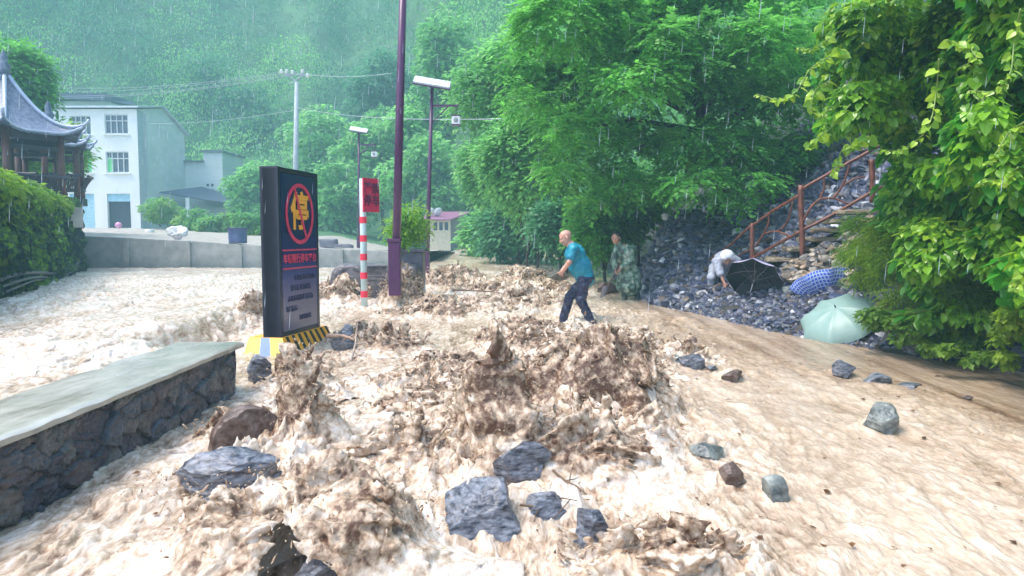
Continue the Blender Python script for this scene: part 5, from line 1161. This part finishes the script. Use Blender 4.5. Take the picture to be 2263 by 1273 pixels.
# stones one can pick out on the heap
for k, (a, b_, c_, d_, Y_, m_, lab) in enumerate([(1462,472,1478,486,18.6,'w','pale white stone on the crest of the rubble heap'),(1496,562,1535,584,17.6,'g','light grey flat stone on the upper middle of the rubble heap'),(1540,556,1568,576,17.4,'g','light stone left of the crouching person in grey'),
        (1630,645,1655,665,15.2,'g','pale stone on the beach in front of the black umbrella'),(1728,632,1762,656,13.6,'g','grey stone between the black and the blue umbrella'),(1472,640,1500,658,16.9,'d','dark block at the foot of the rubble heap'),(1440,520,1490,548,18.2,'d','dark slab high on the left flank of the rubble heap'),
        (1560,500,1600,524,18.4,'d','dark slab below the trunk of the big tree'),(1700,712,1722,726,12.6,'g','small pale stone near the water edge left of the mint umbrella'),(1512,598,1556,622,17.0,'d','broad dark stone left of the legs of the crouching person'),
        (1775,582,1812,604,13.8,'b','tan stone in the masonry above the blue umbrella'),(1845,640,1880,665,12.6,'b','reddish brown stone right of the blue umbrella'),(1935,665,1970,690,10.6,'b','brown stone under the leaves right of the mint umbrella'),(1868,655,1905,672,12.2,'d','dark stone behind the rim of the mint umbrella')]):
    s = Y_ / FPX; ct = at((a+b_*0+c_)/2, (b_+d_)/2, Y_); V, F = rock_verts(4, ((c_-a)*s, (c_-a)*s*.7, (d_-b_)*s), 700 + k, cuts=10, rough=.05); mb = MB(); mb.add(V + np.array(ct), {3: F})
    tag(mb.build('stone', {'w': solid('pale_stone', (.6,.6,.6), rough=.4), 'g': rockg, 'd': rockm, 'b': rockb}[m_]), lab, 'stone', 'stones on the rubble slope')

# ---------------------------------------------------------------- stone steps with masonry side
st = empty('stone_steps', at(1760, 600, 14.3)); tag(st, 'worn stone steps with rough masonry side climbing under the rust-red railing', 'steps')
stepm = pm('step_slab', (.20,.155,.10), .35, var=(.34,.28,.20), scale=5, bump=.01, bscale=20)
for k, (x_, y_, Y_) in enumerate([(1690,592,15.0),(1745,572,14.7),(1788,549,14.45),(1822,527,14.2),(1852,506,14.0),(1880,486,13.8),(1905,466,13.6)]):
    p = at(x_, y_, Y_); V, F = rock_verts(4, (.72, .75, .085), 800 + k, cuts=0); sz_ = np.array((.72,.75,.085))/2; V = np.sign(V) * (np.abs(V)/sz_)**.3 * sz_; V += .02*fbm(V*6 + k, 3)[:,None]
    mb = MB(); mb.add(V @ np.array(Matrix.Rotation(R(-12 + 5*math.sin(k*3)), 3, 'Z')).T + np.array(p) + [0,.3,-.02], {3: F}); mb.build('step', stepm, st)
mb = MB(); cols = []
masp = G1([(.16,.15,.14),(.20,.16,.115),(.10,.105,.13),(.26,.23,.19),(.13,.11,.10),(.30,.22,.15)])
cnt = 0
for k in range(150):
    u_, v_ = q.rand(), q.rand(); px = 1735 + u_*185; topy = np.interp(px, [1735,1790,1830,1870,1920], [585,553,530,505,470]); py = topy + 8 + v_ * (618 - topy + u_*12 - 8); Y_ = 14.35 - u_*1.5 - v_*.55
    p = at(px, py, Y_); s_ = q.uniform(.13,.26); V, F = rock_verts(3, (s_*1.3, s_*.9, s_*.8), 900 + k % 17, cuts=9, rough=.03, rz=q.uniform(-.4,.4)); V = V @ np.array(Matrix.Rotation(q.uniform(-.3,.3), 3, 'Y')).T
    cc = masp[q.randint(0, 6)] * q.uniform(.6,1.3); mb.add(V + np.array(p), {3: F}, np.append(cc, 1))
mb.build('side_masonry', pm('masonry_stone', (.8,.8,.8), .35, attr='col', var=(1.25,1.25,1.25), scale=18, bump=.008, bscale=40), st)
pts_ = [(1740,640,13.9),(1750,565,14.6),(1930,450,13.6),(1930,640,12.7)]
# ---------------------------------------------------------------- rust-red rustic railing
rl = empty('railing', at(1663, 600, 15.5)); tag(rl, 'rust-red railing cast as tree branches, climbing along the stone steps', 'railing')
rust = pm('rust_red_cement', (.09,.026,.018), .4, var=(.20,.07,.045), scale=14, bump=.006, bscale=50, stretch=(1,1,.4))
def RY(px): return 15.5 - (px - 1663) * .0136 if px < 1773 else 14 - (px - 1773) * .0028
def rpt(px, py, o=0): return at(px, py, RY(px) + o)
def rtube(nm, P, r, sm=1):
    P3 = np.array([rpt(*p) for p in P]); n = len(P); t_ = np.linspace(0, n-1, n*6); PP = np.stack([np.interp(t_, range(n), P3[:,k]) for k in range(3)], 1)
    for _ in range(4): PP[1:-1] = (PP[:-2] + 2*PP[1:-1] + PP[2:]) / 4
    PP += .008 * np.stack([perlin(PP*6 + s) for s in (1,5,9)], 1); rr = np.array(r if hasattr(r, '__len__') else [r, r]); rr = .86 * np.interp(np.linspace(0,1,len(PP)), np.linspace(0,1,len(rr)), rr) * (1 + .12*perlin(PP*14))
    mb = MB(); mb.tube(PP, rr, 9); return mb.build(nm, rust, rl, smooth=True)
for P, r in [([(1663,612),(1662,494)], .058), ([(1774,570),(1769,409)], .062), ([(1929,448),(1926,352)], .06), ([(1578,640),(1580,560)], .05)]: rtube('post', P, r)
for P, r in [([(1660,500),(1710,465),(1766,432)], .038), ([(1772,418),(1845,376),(1916,338),(1960,312)], .036), ([(1560,580),(1610,545),(1660,498)], .034)]: rtube('top_rail', P, r)
for P, r in [([(1628,592),(1690,555),(1768,512)], .038), ([(1774,508),(1850,470),(1926,424),(1950,412)], .038)]: rtube('bottom_rail', P, r)
for P, r in [([(1774,490),(1790,460),(1812,438),(1843,438),(1876,452)], [.03,.028,.02]), ([(1843,438),(1862,410),(1872,385),(1880,356)], [.028,.022]), ([(1862,412),(1888,394),(1912,391)], [.02,.018]), ([(1812,438),(1822,415),(1820,392)], [.026,.02]),
             ([(1670,545),(1688,515),(1720,510),(1750,524)], [.026,.02]), ([(1722,510),(1742,490),(1752,445)], [.026,.02]), ([(1688,515),(1698,495),(1700,476)], [.022,.018]), ([(1615,585),(1640,560),(1658,552)], [.026,.022])]: rtube('branch_infill', P, r)

# ---------------------------------------------------------------- umbrellas
def umbrella(ctr, axis, Rr, outer, inner, label, spin=0., sag=1., depth=.30, shaft=True, n=8):
    ax = Vector(axis).normalized(); qn = ax.to_track_quat('Z', 'Y'); M = np.array(qn.to_matrix()); rt = empty('umbrella', ctr); tag(rt, label, 'umbrella', 'open umbrellas lying on the gravel')
    def pt(th, s, off=0.):
        fr = ((th - spin) / (2*math.pi/n)) % 1; e = abs(fr - .5)*2
        rad = Rr * math.sin(s * 1.25) / math.sin(1.25) * (1 - .10 * (1 - e**2) * s**2); z = depth * (math.cos(s*1.25) - math.cos(1.25)) / (1 - math.cos(1.25)) - .05*sag*(1 - e**2)*s + off
        return M @ np.array([rad*math.cos(th), rad*math.sin(th), z]) + np.array(ctr)
    nt_ = n*8; G_ = np.array([[pt(2*math.pi*j/nt_ + spin, i/12.) for j in range(nt_+1)] for i in range(13)]); mb = MB(); mb.grid(G_); can = mb.build('canopy', outer, rt, smooth=True)
    uv = can.data.uv_layers.new(name='uv'); nf = nt_
    idx = np.zeros(len(can.data.loops), int); can.data.loops.foreach_get('vertex_index', idx); i_, j_ = idx // (nt_+1), idx % (nt_+1)
    pn_ = (j_ / 8.); fr = pn_ - np.floor(pn_); uv.data.foreach_set('uv', np.stack([(fr - .5) * (i_/12.) , i_/12.], 1).astype(np.float32).ravel())
    G2 = np.array([[pt(2*math.pi*j/nt_ + spin, i/12., -.006) for j in range(nt_+1)] for i in range(13)]); mb = MB(); mb.grid(G2, flip=True); mb.build('lining', inner, rt, smooth=True)
    steel = solid('umbrella_steel', (.35,.35,.38), rough=.3, metal=1.)
    for k in range(n):
        th = spin + 2*math.pi*k/n; mb = MB(); mb.tube([pt(th, s, -.014) for s in np.linspace(.02, 1.02, 9)], .0035, 5); rb = mb.build('rib', steel, rt)
        mb = MB(); mb.tube([pt(th, .5, -.016), M @ np.array([0,0,depth - .28]) + np.array(ctr)], .003, 5); mb.build('stretcher', steel, rt)
    mb = MB(); mb.tube([M @ np.array([0,0,z]) + np.array(ctr) for z in (depth + .06, depth - .62)], .006, 8); mb.build('shaft', steel, rt, smooth=True)
    mb = MB(); mb.tube([M @ np.array([0,0,z]) + np.array(ctr) for z in (depth + .0, depth + .055)], [.012,.005], 8); mb.build('tip', blackp, rt, smooth=True)
    mb = MB(); mb.tube([M @ np.array(p) + np.array(ctr) for p in ((0,0,depth-.6),(0,0,depth-.74),(.02,0,depth-.78),(.05,0,depth-.76))], .013, 8); mb.build('handle', blackp, rt, smooth=True)
    return rt
mint = pm('mint_fabric', (.25,.40,.38), .4, var=(.31,.46,.44), scale=3, trans=.15); mint2 = pm('mint_lining', (.22,.36,.34), .6, var=(.25,.4,.37), scale=3)
blk = pm('black_lining', (.012,.012,.02), .6, var=(.02,.02,.03), scale=3); lil = pm('lilac_fabric', (.36,.33,.50), .4, var=(.46,.43,.6), scale=3)
bl = bpy.data.materials.new('blue_check_fabric'); bl.use_nodes = True; t = bl.node_tree; b = t.nodes['Principled BSDF']; b.inputs['Roughness'].default_value = .45
uvn = t.nodes.new('ShaderNodeTexCoord'); sx = t.nodes.new('ShaderNodeSeparateXYZ'); t.links.new(uvn.outputs['UV'], sx.inputs[0]); outs = []
for ch, sc_ in ((0, 9.), (1, 9.)):
    m1 = t.nodes.new('ShaderNodeMath'); m1.operation = 'MULTIPLY'; m1.inputs[1].default_value = sc_; t.links.new(sx.outputs[ch], m1.inputs[0])
    m2 = t.nodes.new('ShaderNodeMath'); m2.operation = 'FRACT'; t.links.new(m1.outputs[0], m2.inputs[0]); m3 = t.nodes.new('ShaderNodeMath'); m3.operation = 'LESS_THAN'; m3.inputs[1].default_value = .3; t.links.new(m2.outputs[0], m3.inputs[0]); outs.append(m3)
mm = t.nodes.new('ShaderNodeMath'); mm.operation = 'MAXIMUM'; t.links.new(outs[0].outputs[0], mm.inputs[0]); t.links.new(outs[1].outputs[0], mm.inputs[1])
mx = t.nodes.new('ShaderNodeMix'); mx.data_type = 'RGBA'; mx.inputs[6].default_value = (.05,.13,.72,1); mx.inputs[7].default_value = (.5,.62,.92,1); t.links.new(mm.outputs[0], mx.inputs[0]); t.links.new(mx.outputs[2], b.inputs['Base Color'])
umbrella(at(1856, 706, 11.3), (-.46, -.34, .82), .62, mint, mint2, 'pale mint green open umbrella resting on the gravel, nearest to the water', spin=.2, depth=.24)
umbrella(at(1667, 618, 14.0), (.40, .60, .62), .55, lil, blk, 'lilac umbrella with black lining lying open beside the crouching person', spin=.1, depth=.24, sag=.4)
umbrella(at(1820, 628, 13.2), (.06, -.50, -.86), .60, bl, bl, 'blue and white checked umbrella lying upturned behind the mint one', spin=.3, depth=.26)

# ---------------------------------------------------------------- people
skin = pm('skin', (.52,.27,.20), .45, var=(.60,.33,.25), scale=12); skin2 = pm('skin_tanned', (.42,.21,.15), .45, var=(.48,.26,.19), scale=12)
teal = pm('teal_shirt', (.005,.17,.28), .5, var=(.01,.27,.37), scale=4, bump=.01, bscale=12); trous = pm('navy_trousers', (.010,.012,.045), .35, var=(.02,.025,.075), scale=5, bump=.012, bscale=14)
camo = bpy.data.materials.new('camouflage_cloth'); camo.use_nodes = True; t = camo.node_tree; b = t.nodes['Principled BSDF']; b.inputs['Roughness'].default_value = .45
tc = t.nodes.new('ShaderNodeTexCoord'); n_ = t.nodes.new('ShaderNodeTexNoise'); n_.inputs['Scale'].default_value = 9; n_.inputs['Detail'].default_value = 3; t.links.new(tc.outputs['Object'], n_.inputs['Vector'])
cr = t.nodes.new('ShaderNodeValToRGB'); cr.color_ramp.interpolation = 'CONSTANT'; e = cr.color_ramp.elements; e[0].color = (.04,.06,.05,1); e[1].position = .44; e[1].color = (.10,.19,.13,1); k = e.new(.53); k.color = (.20,.29,.22,1); k = e.new(.6); k.color = (.36,.40,.32,1)
t.links.new(n_.outputs[0], cr.inputs[0]); t.links.new(cr.outputs[0], b.inputs['Base Color'])
grey = pm('pale_grey_raincoat', (.30,.33,.42), .35, var=(.42,.45,.54), scale=4, bump=.01, bscale=12); white = pm('white_hood', (.62,.64,.7), .4, var=(.72,.74,.8), scale=4)
hairm = pm('black_hair', (.012,.010,.012), .5, var=(.02,.018,.018), scale=30); dark = solid('dark_eye', (.02,.012,.01), rough=.3); lip = solid('lip', (.40,.11,.10), rough=.4); boot = pm('rubber_boot', (.03,.04,.035), .3, var=(.06,.08,.06), scale=8)
def J(px, py, Y, d=0.): return np.array(at(px, py, Y + d))
def hand(S, wr, d, pn, side, sc=1., curl=.9):
    """palm with five separate bent fingers; d: wrist->knuckles, pn: the way the palm faces"""
    d = np.array(d, float); d /= np.linalg.norm(d); pn = np.array(pn, float); pn -= d*pn.dot(d); pn /= np.linalg.norm(pn); s = np.cross(d, pn) * side; wr = np.array(wr, float)
    for k, o in enumerate((-.030,-.010,.010,.028)):
        S.cap(wr + s*o*.5*sc, wr + (d*.088 + s*o)*sc, .017*sc, .012*sc, .012)
    Ls = [.074,.082,.076,.060]
    for k, o in enumerate((.030,.010,-.011,-.031)):
        a = wr + (d*.09 + s*o*1.08)*sc; ang = 0.; P = [a]; L = Ls[k]*sc
        for j, f in enumerate((.42,.32,.26)):
            ang += curl * (.45,.6,.5)[j]; dir_ = d*math.cos(ang) + pn*math.sin(ang) + s*(.06*(1.5-k)*.3); P.append(P[-1] + dir_*L*f*1.15)
        S.chain(P, [.0098*sc,.0090*sc,.0084*sc,.0070*sc], .004)
    a = wr + (d*.022 + s*.030)*sc; m = a + (d*.030 + s*.030 + pn*.016)*sc; e = m + (d*.030 + s*.006 + pn*.024)*sc; S.chain([a, m, e], [.014*sc,.0115*sc,.0090*sc], .007)
def head(S, c, fwd, up_, r=.098, k=.02):
    """skull, jaw, nose, brow, ears, lips; returns the frame"""
    f = Vector(fwd).normalized(); u = Vector(up_); u = (u - f*u.dot(f)).normalized(); s = f.cross(u); c = Vector(c)
    W = lambda a, b_, c_: np.array(c + s*a*r + f*b_*r + u*c_*r)
    Mx = np.array([list(s), list(f), list(u)]).T
    S.ell(W(0,-.08,.28), (r*.80, r*.98, r*.86), k, Mx); S.ell(W(0,.22,-.35), (r*.64, r*.70, r*.82), k, Mx); S.ell(W(0,.55,-.92), (r*.30, r*.26, r*.22), .02, Mx)
    S.cap(W(0,.88,.05), W(0,1.06,-.28), r*.085, r*.14, .008); S.ell(W(.17,.90,-.33), (r*.10,r*.10,r*.08), .008, Mx); S.ell(W(-.17,.90,-.33), (r*.10,r*.10,r*.08), .008, Mx)
    S.cap(W(-.42,.80,.16), W(.42,.80,.16), r*.09, r*.09, .02); S.ell(W(.38,.72,-.28), (r*.22,r*.2,r*.2), .015, Mx); S.ell(W(-.38,.72,-.28), (r*.22,r*.2,r*.2), .015, Mx)
    S.ell(W(.34,.95,-.02), (r*.17,r*.12,r*.10), .012, Mx, cut=True); S.ell(W(-.34,.95,-.02), (r*.17,r*.12,r*.10), .012, Mx, cut=True)
    for g in (-1, 1): S.ell(W(g*.84,-.08,-.12), (r*.09, r*.20, r*.30), .006, Mx)
    S.cap(W(-.2,.86,-.58), W(.2,.86,-.58), r*.07, r*.07, .006); S.cap(W(-.16,.84,-.70), W(.16,.84,-.70), r*.08, r*.08, .006)
    return W, Mx
def emit(S, h, name, mat, parent, noise=None):
    V, Q = S.mesh(h, noise); mb = MB(); mb.add(V, {4: Q}); return mb.build(name, mat, parent, smooth=True)
def face_bits(W, Mx, r, parent, smile=False):
    for g, nm in ((-1, 'eye'), (1, 'eye')):
        V, F = ico(2); mb = MB(); mb.add((V * [r*.12, r*.05, r*.055]) @ Mx.T + W(g*.34, .83, -.01), {3: F}); mb.build('eye', dark, parent, smooth=True)
        mb = MB(); mb.tube([W(g*.18,.90,.17), W(g*.36,.88,.22), W(g*.52,.76,.16)], r*.035, 6); mb.build('eyebrow', hairm, parent, smooth=True)
    mb = MB(); mb.tube([W(-.24,.87,-.60), W(0,.94,-.66), W(.24,.87,-.60)], [r*.03, r*.065, r*.03], 6); mb.build('mouth', lip, parent, smooth=True)

# --- the man in the teal shirt, seen from his left side, leaning forward with a rock in both hands
Y_ = 13.; p1 = empty('person', J(1283, 712, Y_)); tag(p1, 'bald man in a teal T-shirt and dark trousers carrying a flat rock through the flood', 'person')
hc = J(1250, 525, Y_); nk = J(1263, 544, Y_); ch = J(1271, 562, Y_); wa = J(1284, 590, Y_); pe = J(1293, 613, Y_)
shN, shF = J(1269, 551, Y_, -.19), J(1271, 551, Y_, .19); elN, elF = J(1258, 580, Y_, -.25), J(1256, 582, Y_, .24); wrN, wrF = J(1243, 601, Y_, -.17), J(1238, 602, Y_, .17)
hpN, hpF = J(1290, 624, Y_, -.10), J(1291, 622, Y_, .10); knF, knN = J(1259, 656, Y_, .10), J(1284, 664, Y_, -.10); anF, anN = J(1243, 711, Y_, .12), J(1311, 720, Y_, -.10)
B = SDF(); B.cap(nk, hc, .062, .060, .02); B.cap(ch, nk, .12, .075, .04); B.ell(ch, (.13,.19,.16), .05); B.cap(ch, wa, .125, .12, .05); B.ell(wa, (.145,.165,.15), .05); B.ell(pe, (.14,.17,.13), .05)
for a, e_, w_ in ((shN, elN, wrN), (shF, elF, wrF)): B.cap(a, e_, .056, .043, .02); B.cap(e_, w_, .043, .028, .02)
B.cap(nk, shN, .07, .06, .03); B.cap(nk, shF, .07, .06, .03)
for a, k_, an_ in ((hpN, knN, anN), (hpF, knF, anF)): B.cap(a, k_, .092, .06, .03); B.cap(k_, an_, .06, .042, .02)
for an_ in (anN, anF): B.cap(an_, an_ + [-.15,0,-.07], .045, .035, .02)
Wf, Mx = head(B, hc, (-.93,-.10,-.42), (-.42,0,.9), r=.112)
hand(B, wrN, (-.75,.42,-.62), (.05,.9,.1), 1, 1.08, .5); hand(B, wrF, (-.7,-.42,-.6), (.05,-.9,.1), -1, 1.08, .5)
emit(B, .0075, 'body', skin, p1); face_bits(Wf, Mx, .112, p1)
S = SDF(); S.cap(ch + [0,0,.02], nk + [.012,0,-.015], .15, .095, .05); S.ell(ch, (.165,.215,.18), .05); S.cap(ch, wa, .165, .165, .06); S.ell(wa + [-.03,0,0], (.19,.20,.18), .06); S.cap(wa, pe + [.0,0,-.02], .175, .17, .05)
for a, e_ in ((shN, elN), (shF, elF)): S.cap(nk*.4 + a*.6, a, .085, .088, .04); S.cap(a, a*.38 + e_*.62, .086, .080, .03)
S.ell(hc, (.12,.12,.12), .01, cut=True)
emit(S, .009, 'shirt', teal, p1, (.013, (11,11,8)))
S = SDF(); S.ell(pe + [0,0,-.02], (.165,.185,.13), .05); 
for a, k_, an_ in ((hpN, knN, anN), (hpF, knF, anF)): S.cap(a, k_, .118, .085, .035); S.cap(k_, an_, .085, .072, .03)
emit(S, .010, 'trousers', trous, p1, (.016, (10,10,16)))
V, F = rock_verts(4, (.44,.36,.19), 61, cuts=9, rough=.05); mb = MB(); mb.add(V @ np.array(Matrix.Rotation(R(8), 3, 'Y')).T + J(1237, 609, Y_), {3: F}); tag(mb.build('rock', pm('held_stone', (.05,.045,.03), .35, var=(.15,.13,.10), scale=7)), 'flat greenish grey rock held low in both hands by the bald man', 'rock')

# --- the man in camouflage, facing the camera and smiling
Y_ = 17.; p2 = empty('person', J(1395, 668, Y_)); tag(p2, 'smiling dark-haired man in a long camouflage coat leaning on a spade', 'person')
hc = J(1361, 526, Y_, -.12); nk = J(1368, 541, Y_, -.05); ch = J(1381, 562, Y_); wa = J(1388, 590, Y_); pe = J(1392, 606, Y_, .03)
shR, shL = J(1364, 551, Y_, -.06), J(1397, 549, Y_, .06); elR, elL = J(1356, 576, Y_, -.10), J(1397, 578, Y_, -.12); wrR, wrL = J(1360, 594, Y_, -.26), J(1370, 592, Y_, -.24)
hpR, hpL = J(1383, 612, Y_), J(1400, 612, Y_, .05); knR, knL = J(1378, 636, Y_, -.08), J(1405, 636, Y_, .02); anR, anL = J(1380, 661, Y_, -.02), J(1409, 660, Y_, .06)
B = SDF(); B.cap(nk, hc, .056, .054, .02); B.cap(ch, nk, .11, .07, .04); B.ell(ch, (.18,.13,.16), .05); B.cap(ch, wa, .12, .11, .05); B.ell(pe, (.16,.13,.13), .05)
for a, e_, w_ in ((shR, elR, wrR), (shL, elL, wrL)): B.cap(nk, a, .06, .055, .03); B.cap(a, e_, .052, .04, .02); B.cap(e_, w_, .04, .027, .02)
for a, k_, an_ in ((hpR, knR, anR), (hpL, knL, anL)): B.cap(a, k_, .088, .057, .03); B.cap(k_, an_, .057, .04, .02); B.cap(an_, an_ + [-.04,-.16,-.04], .045, .036, .02)
Wf, Mx = head(B, hc, (-.35,-.95,-.12), (-.08,0,1), r=.116)
hand(B, wrR, (.1,-.3,-.9), (.75,-.3,.1), -1, 1.05, 1.2); hand(B, wrL, (-.35,-.4,-.75), (-.6,-.5,.1), 1, 1.05, 1.2)
emit(B, .0075, 'body', skin2, p2); face_bits(Wf, Mx, .116, p2)
S = SDF(); S.ell(Wf(0,-.22,.50), (.108,.116,.085), .02, Mx); S.ell(Wf(0,-.45,.1), (.106,.09,.13), .02, Mx); S.ell(Wf(0,.85,-.35), (.088,.07,.10), .012, Mx, cut=True); emit(S, .007, 'hair', hairm, p2, (.004, (30,30,30)))
S = SDF(); S.cap(ch, nk, .15, .09, .05); S.ell(ch, (.215,.16,.18), .05); S.cap(ch, wa, .175, .185, .06); S.cap(wa, J(1390, 634, Y_), .18, .225, .05); S.cap(J(1377,600,Y_), J(1374,634,Y_), .12, .13, .05); S.cap(J(1402,600,Y_), J(1406,632,Y_), .13, .13, .05)
for a, e_, w_ in ((shR, elR, wrR), (shL, elL, wrL)): S.cap(nk*.4 + a*.6, a, .08, .09, .04); S.cap(a, e_, .085, .072, .03); S.cap(e_, e_*.15 + w_*.85, .07, .055, .03)
S.ell(hc + [0,0,.03], (.12,.12,.13), .01, cut=True); emit(S, .010, 'coat', camo, p2, (.016, (8,8,5)))
S = SDF()
for a, k_, an_ in ((hpR, knR, anR), (hpL, knL, anL)): S.cap(a, k_, .10, .078, .03); S.cap(k_, an_, .078, .07, .03); S.cap(an_ + [0,0,.03], an_ + [-.045,-.17,-.03], .062, .05, .02)
emit(S, .010, 'boots', boot, p2, (.006, (9,9,14)))
sp_ = empty('spade', J(1344, 640, Y_, -.3)); tag(sp_, 'dark wooden-handled spade standing in front of the man in camouflage', 'spade')
mb = MB(); mb.tube([J(1369, 580, Y_, -.27), J(1343, 634, Y_, -.36)], .022, 8); mb.build('handle', pm('spade_wood', (.07,.04,.035), .5, var=(.12,.08,.06), scale=20), sp_, smooth=True)
mb = MB(); u_ = np.linspace(-1, 1, 9); v_ = np.linspace(0, 1, 7); c0 = J(1343, 630, Y_, -.36); G_ = np.array([[c0 + np.array([-.10*v - .0, -.05*v, -.26*v]) + np.array([.10*u*(1 - .35*v**3), .03*(u*u), .03*u*(1)]) for u in u_] for v in v_]); mb.grid(G_); mb.grid(G_ + [0,.006,0], flip=True); mb.build('blade', pm('spade_steel', (.08,.07,.075), .4, metal=.6, var=(.14,.11,.1), scale=8), sp_, smooth=True)

# --- the crouching person in pale grey
Y_ = 15.5; p3 = empty('person', J(1590, 642, Y_)); tag(p3, 'person in pale grey rainwear and white hood bent double over the rubble', 'person')
hc = J(1607, 570, Y_, -.22); nk = J(1606, 567, Y_, -.08); ch = J(1603, 572, Y_, .08); pe = J(1590, 588, Y_, .38)
shL, shR = J(1584, 578, Y_, -.02), J(1627, 578, Y_, -.02); elL, elR = J(1592, 604, Y_, -.16), J(1633, 600, Y_, -.12); wrL, wrR = J(1600, 625, Y_, -.24), J(1622, 622, Y_, -.24)
hpL, hpR = J(1578, 592, Y_, .34), J(1600, 592, Y_, .42); knL, knR = J(1572, 612, Y_, -.0), J(1606, 618, Y_, .12); anL, anR = J(1571, 640, Y_, .12), J(1604, 641, Y_, .25)
B = SDF(); B.cap(nk, hc, .056, .054, .02); B.cap(ch, nk, .11, .075, .04); B.ell(ch, (.18,.15,.12), .05); B.cap(ch, pe, .125, .13, .05)
for a, e_, w_ in ((shL, elL, wrL), (shR, elR, wrR)): B.cap(nk, a, .06, .055, .03); B.cap(a, e_, .052, .04, .02); B.cap(e_, w_, .04, .027, .02)
for a, k_, an_ in ((hpL, knL, anL), (hpR, knR, anR)): B.cap(a, k_, .09, .058, .03); B.cap(k_, an_, .058, .04, .02); B.cap(an_, an_ + [0,-.17,-.03], .045, .036, .02)
Wf, Mx = head(B, hc, (0,-.75,-.66), (0,-.6,.8), r=.112)
hand(B, wrL, (.1,-.2,-.95), (.6,.3,0), 1, 1.0, .7); hand(B, wrR, (-.1,-.2,-.95), (-.6,.3,0), -1, 1.0, .7)
emit(B, .0080, 'body', skin2, p3); face_bits(Wf, Mx, .112, p3)
S = SDF(); S.cap(ch, nk + [0,.03,0], .16, .12, .05); S.ell(ch, (.24,.18,.16), .05); S.cap(ch, pe, .17, .165, .06)
for a, e_ in ((shL, elL), (shR, elR)): S.cap(nk*.4 + a*.6, a, .09, .10, .04); S.cap(a, e_, .095, .08, .03)
emit(S, .010, 'raincoat', grey, p3, (.016, (8,8,6)))
S = SDF(); S.ell(Wf(0,-.25,.30), (.135,.135,.125), .02, Mx); S.cap(Wf(0,-.5,.0), nk, .12, .10, .04); S.ell(Wf(0,.75,-.55), (.085,.13,.14), .02, Mx, cut=True); S.cap(Wf(-.9,.5,.35), Wf(.9,.5,.35), .03, .03, .04); emit(S, .008, 'hood', white, p3, (.005, (12,12,12)))
S = SDF()
for a, k_, an_ in ((hpL, knL, anL), (hpR, knR, anR)): S.cap(a, k_, .11, .085, .03); S.cap(k_, an_, .083, .072, .03); S.cap(an_ + [0,0,.02], an_ + [0,-.18,-.02], .06, .05, .02)
emit(S, .010, 'trousers', grey, p3, (.010, (9,9,12)))

# sodden leaves and bark chips carried on the brown water
n = 220; X_ = q.uniform(-2.6, 5.2, n); Y_ = 3.6 + 12 * q.rand(n) ** 1.3; k = (shore_t(X_, Y_) < -.3); X_, Y_ = X_[k], Y_[k]; n = len(X_)
GG, _, _ = water_sheet(X_[None], Y_[None]); O = GG[0] + [0, 0, .012]
mb = MB(); mb.keep = True; c_ = G1([.10,.045,.02]) + G1([.16,.09,.04]) * q.rand(n, 1); leaves(mb, O, rdir(n) * [.5,1,.1], rdir(n) * .35 + [0,0,1], q.uniform(.02, .075, n), T_BROAD, c_)
tag(mb.build('floating_litter', leafm), 'brown leaves and bark chips drifting on the flood', 'litter', kind='stuff')
# ---------------------------------------------------------------- haze
hz_m = bpy.data.materials.new('rain_haze'); hz_m.use_nodes = True; t = hz_m.node_tree; t.nodes.remove(t.nodes['Principled BSDF'])
vp = t.nodes.new('ShaderNodeVolumePrincipled'); vp.inputs['Density'].default_value = .0029; vp.inputs['Color'].default_value = (.44,.84,1.0,1); vp.inputs['Anisotropy'].default_value = 0.0
t.links.new(vp.outputs[0], t.nodes['Material Output'].inputs['Volume'])
mb = MB(); mb.keep = True; mb.box((0, 99, 40), (300, 262, 86)); hzo = mb.build('haze', hz_m); tag(hzo, kind='stuff')

# ---------------------------------------------------------------- rain
n = 2600; Yr = 3.5 + 40 * rng.rand(n) ** .8; Xr = rng.uniform(-.8, .8, n) * Yr; Zr = rng.uniform(.3, 1, n) * (1.7 + Yr * .42); L_ = rng.uniform(.06, .16, n) * (1 + Yr * .03); r_ = .0011 + .00016 * Yr
o3 = np.array([(1,0),(-.5,.866),(-.5,-.866)]); P = []
for zt_, rr_ in ((0, .0), (.3, 1.), (1., .0)):
    for k in range(3): P.append(np.stack([Xr + o3[k,0]*r_*rr_ + .07*L_*zt_, Yr + o3[k,1]*r_*rr_, Zr + L_*zt_], -1))
P = np.stack(P, 1); F_ = []
for l in (0, 3):
    for k in range(3): F_.append((l+k, l+(k+1)%3, l+3+(k+1)%3, l+3+k))
mb = MB(); mb.keep = True; mb.add(P.reshape(-1,3), {4: (np.array(F_)[None] + (np.arange(n)*9)[:,None,None]).reshape(-1,4)})
tag(mb.build('rain', pm('rain_water', (.75,.82,.9), .1, trans=.6)), 'falling raindrops', 'rain', kind='stuff')
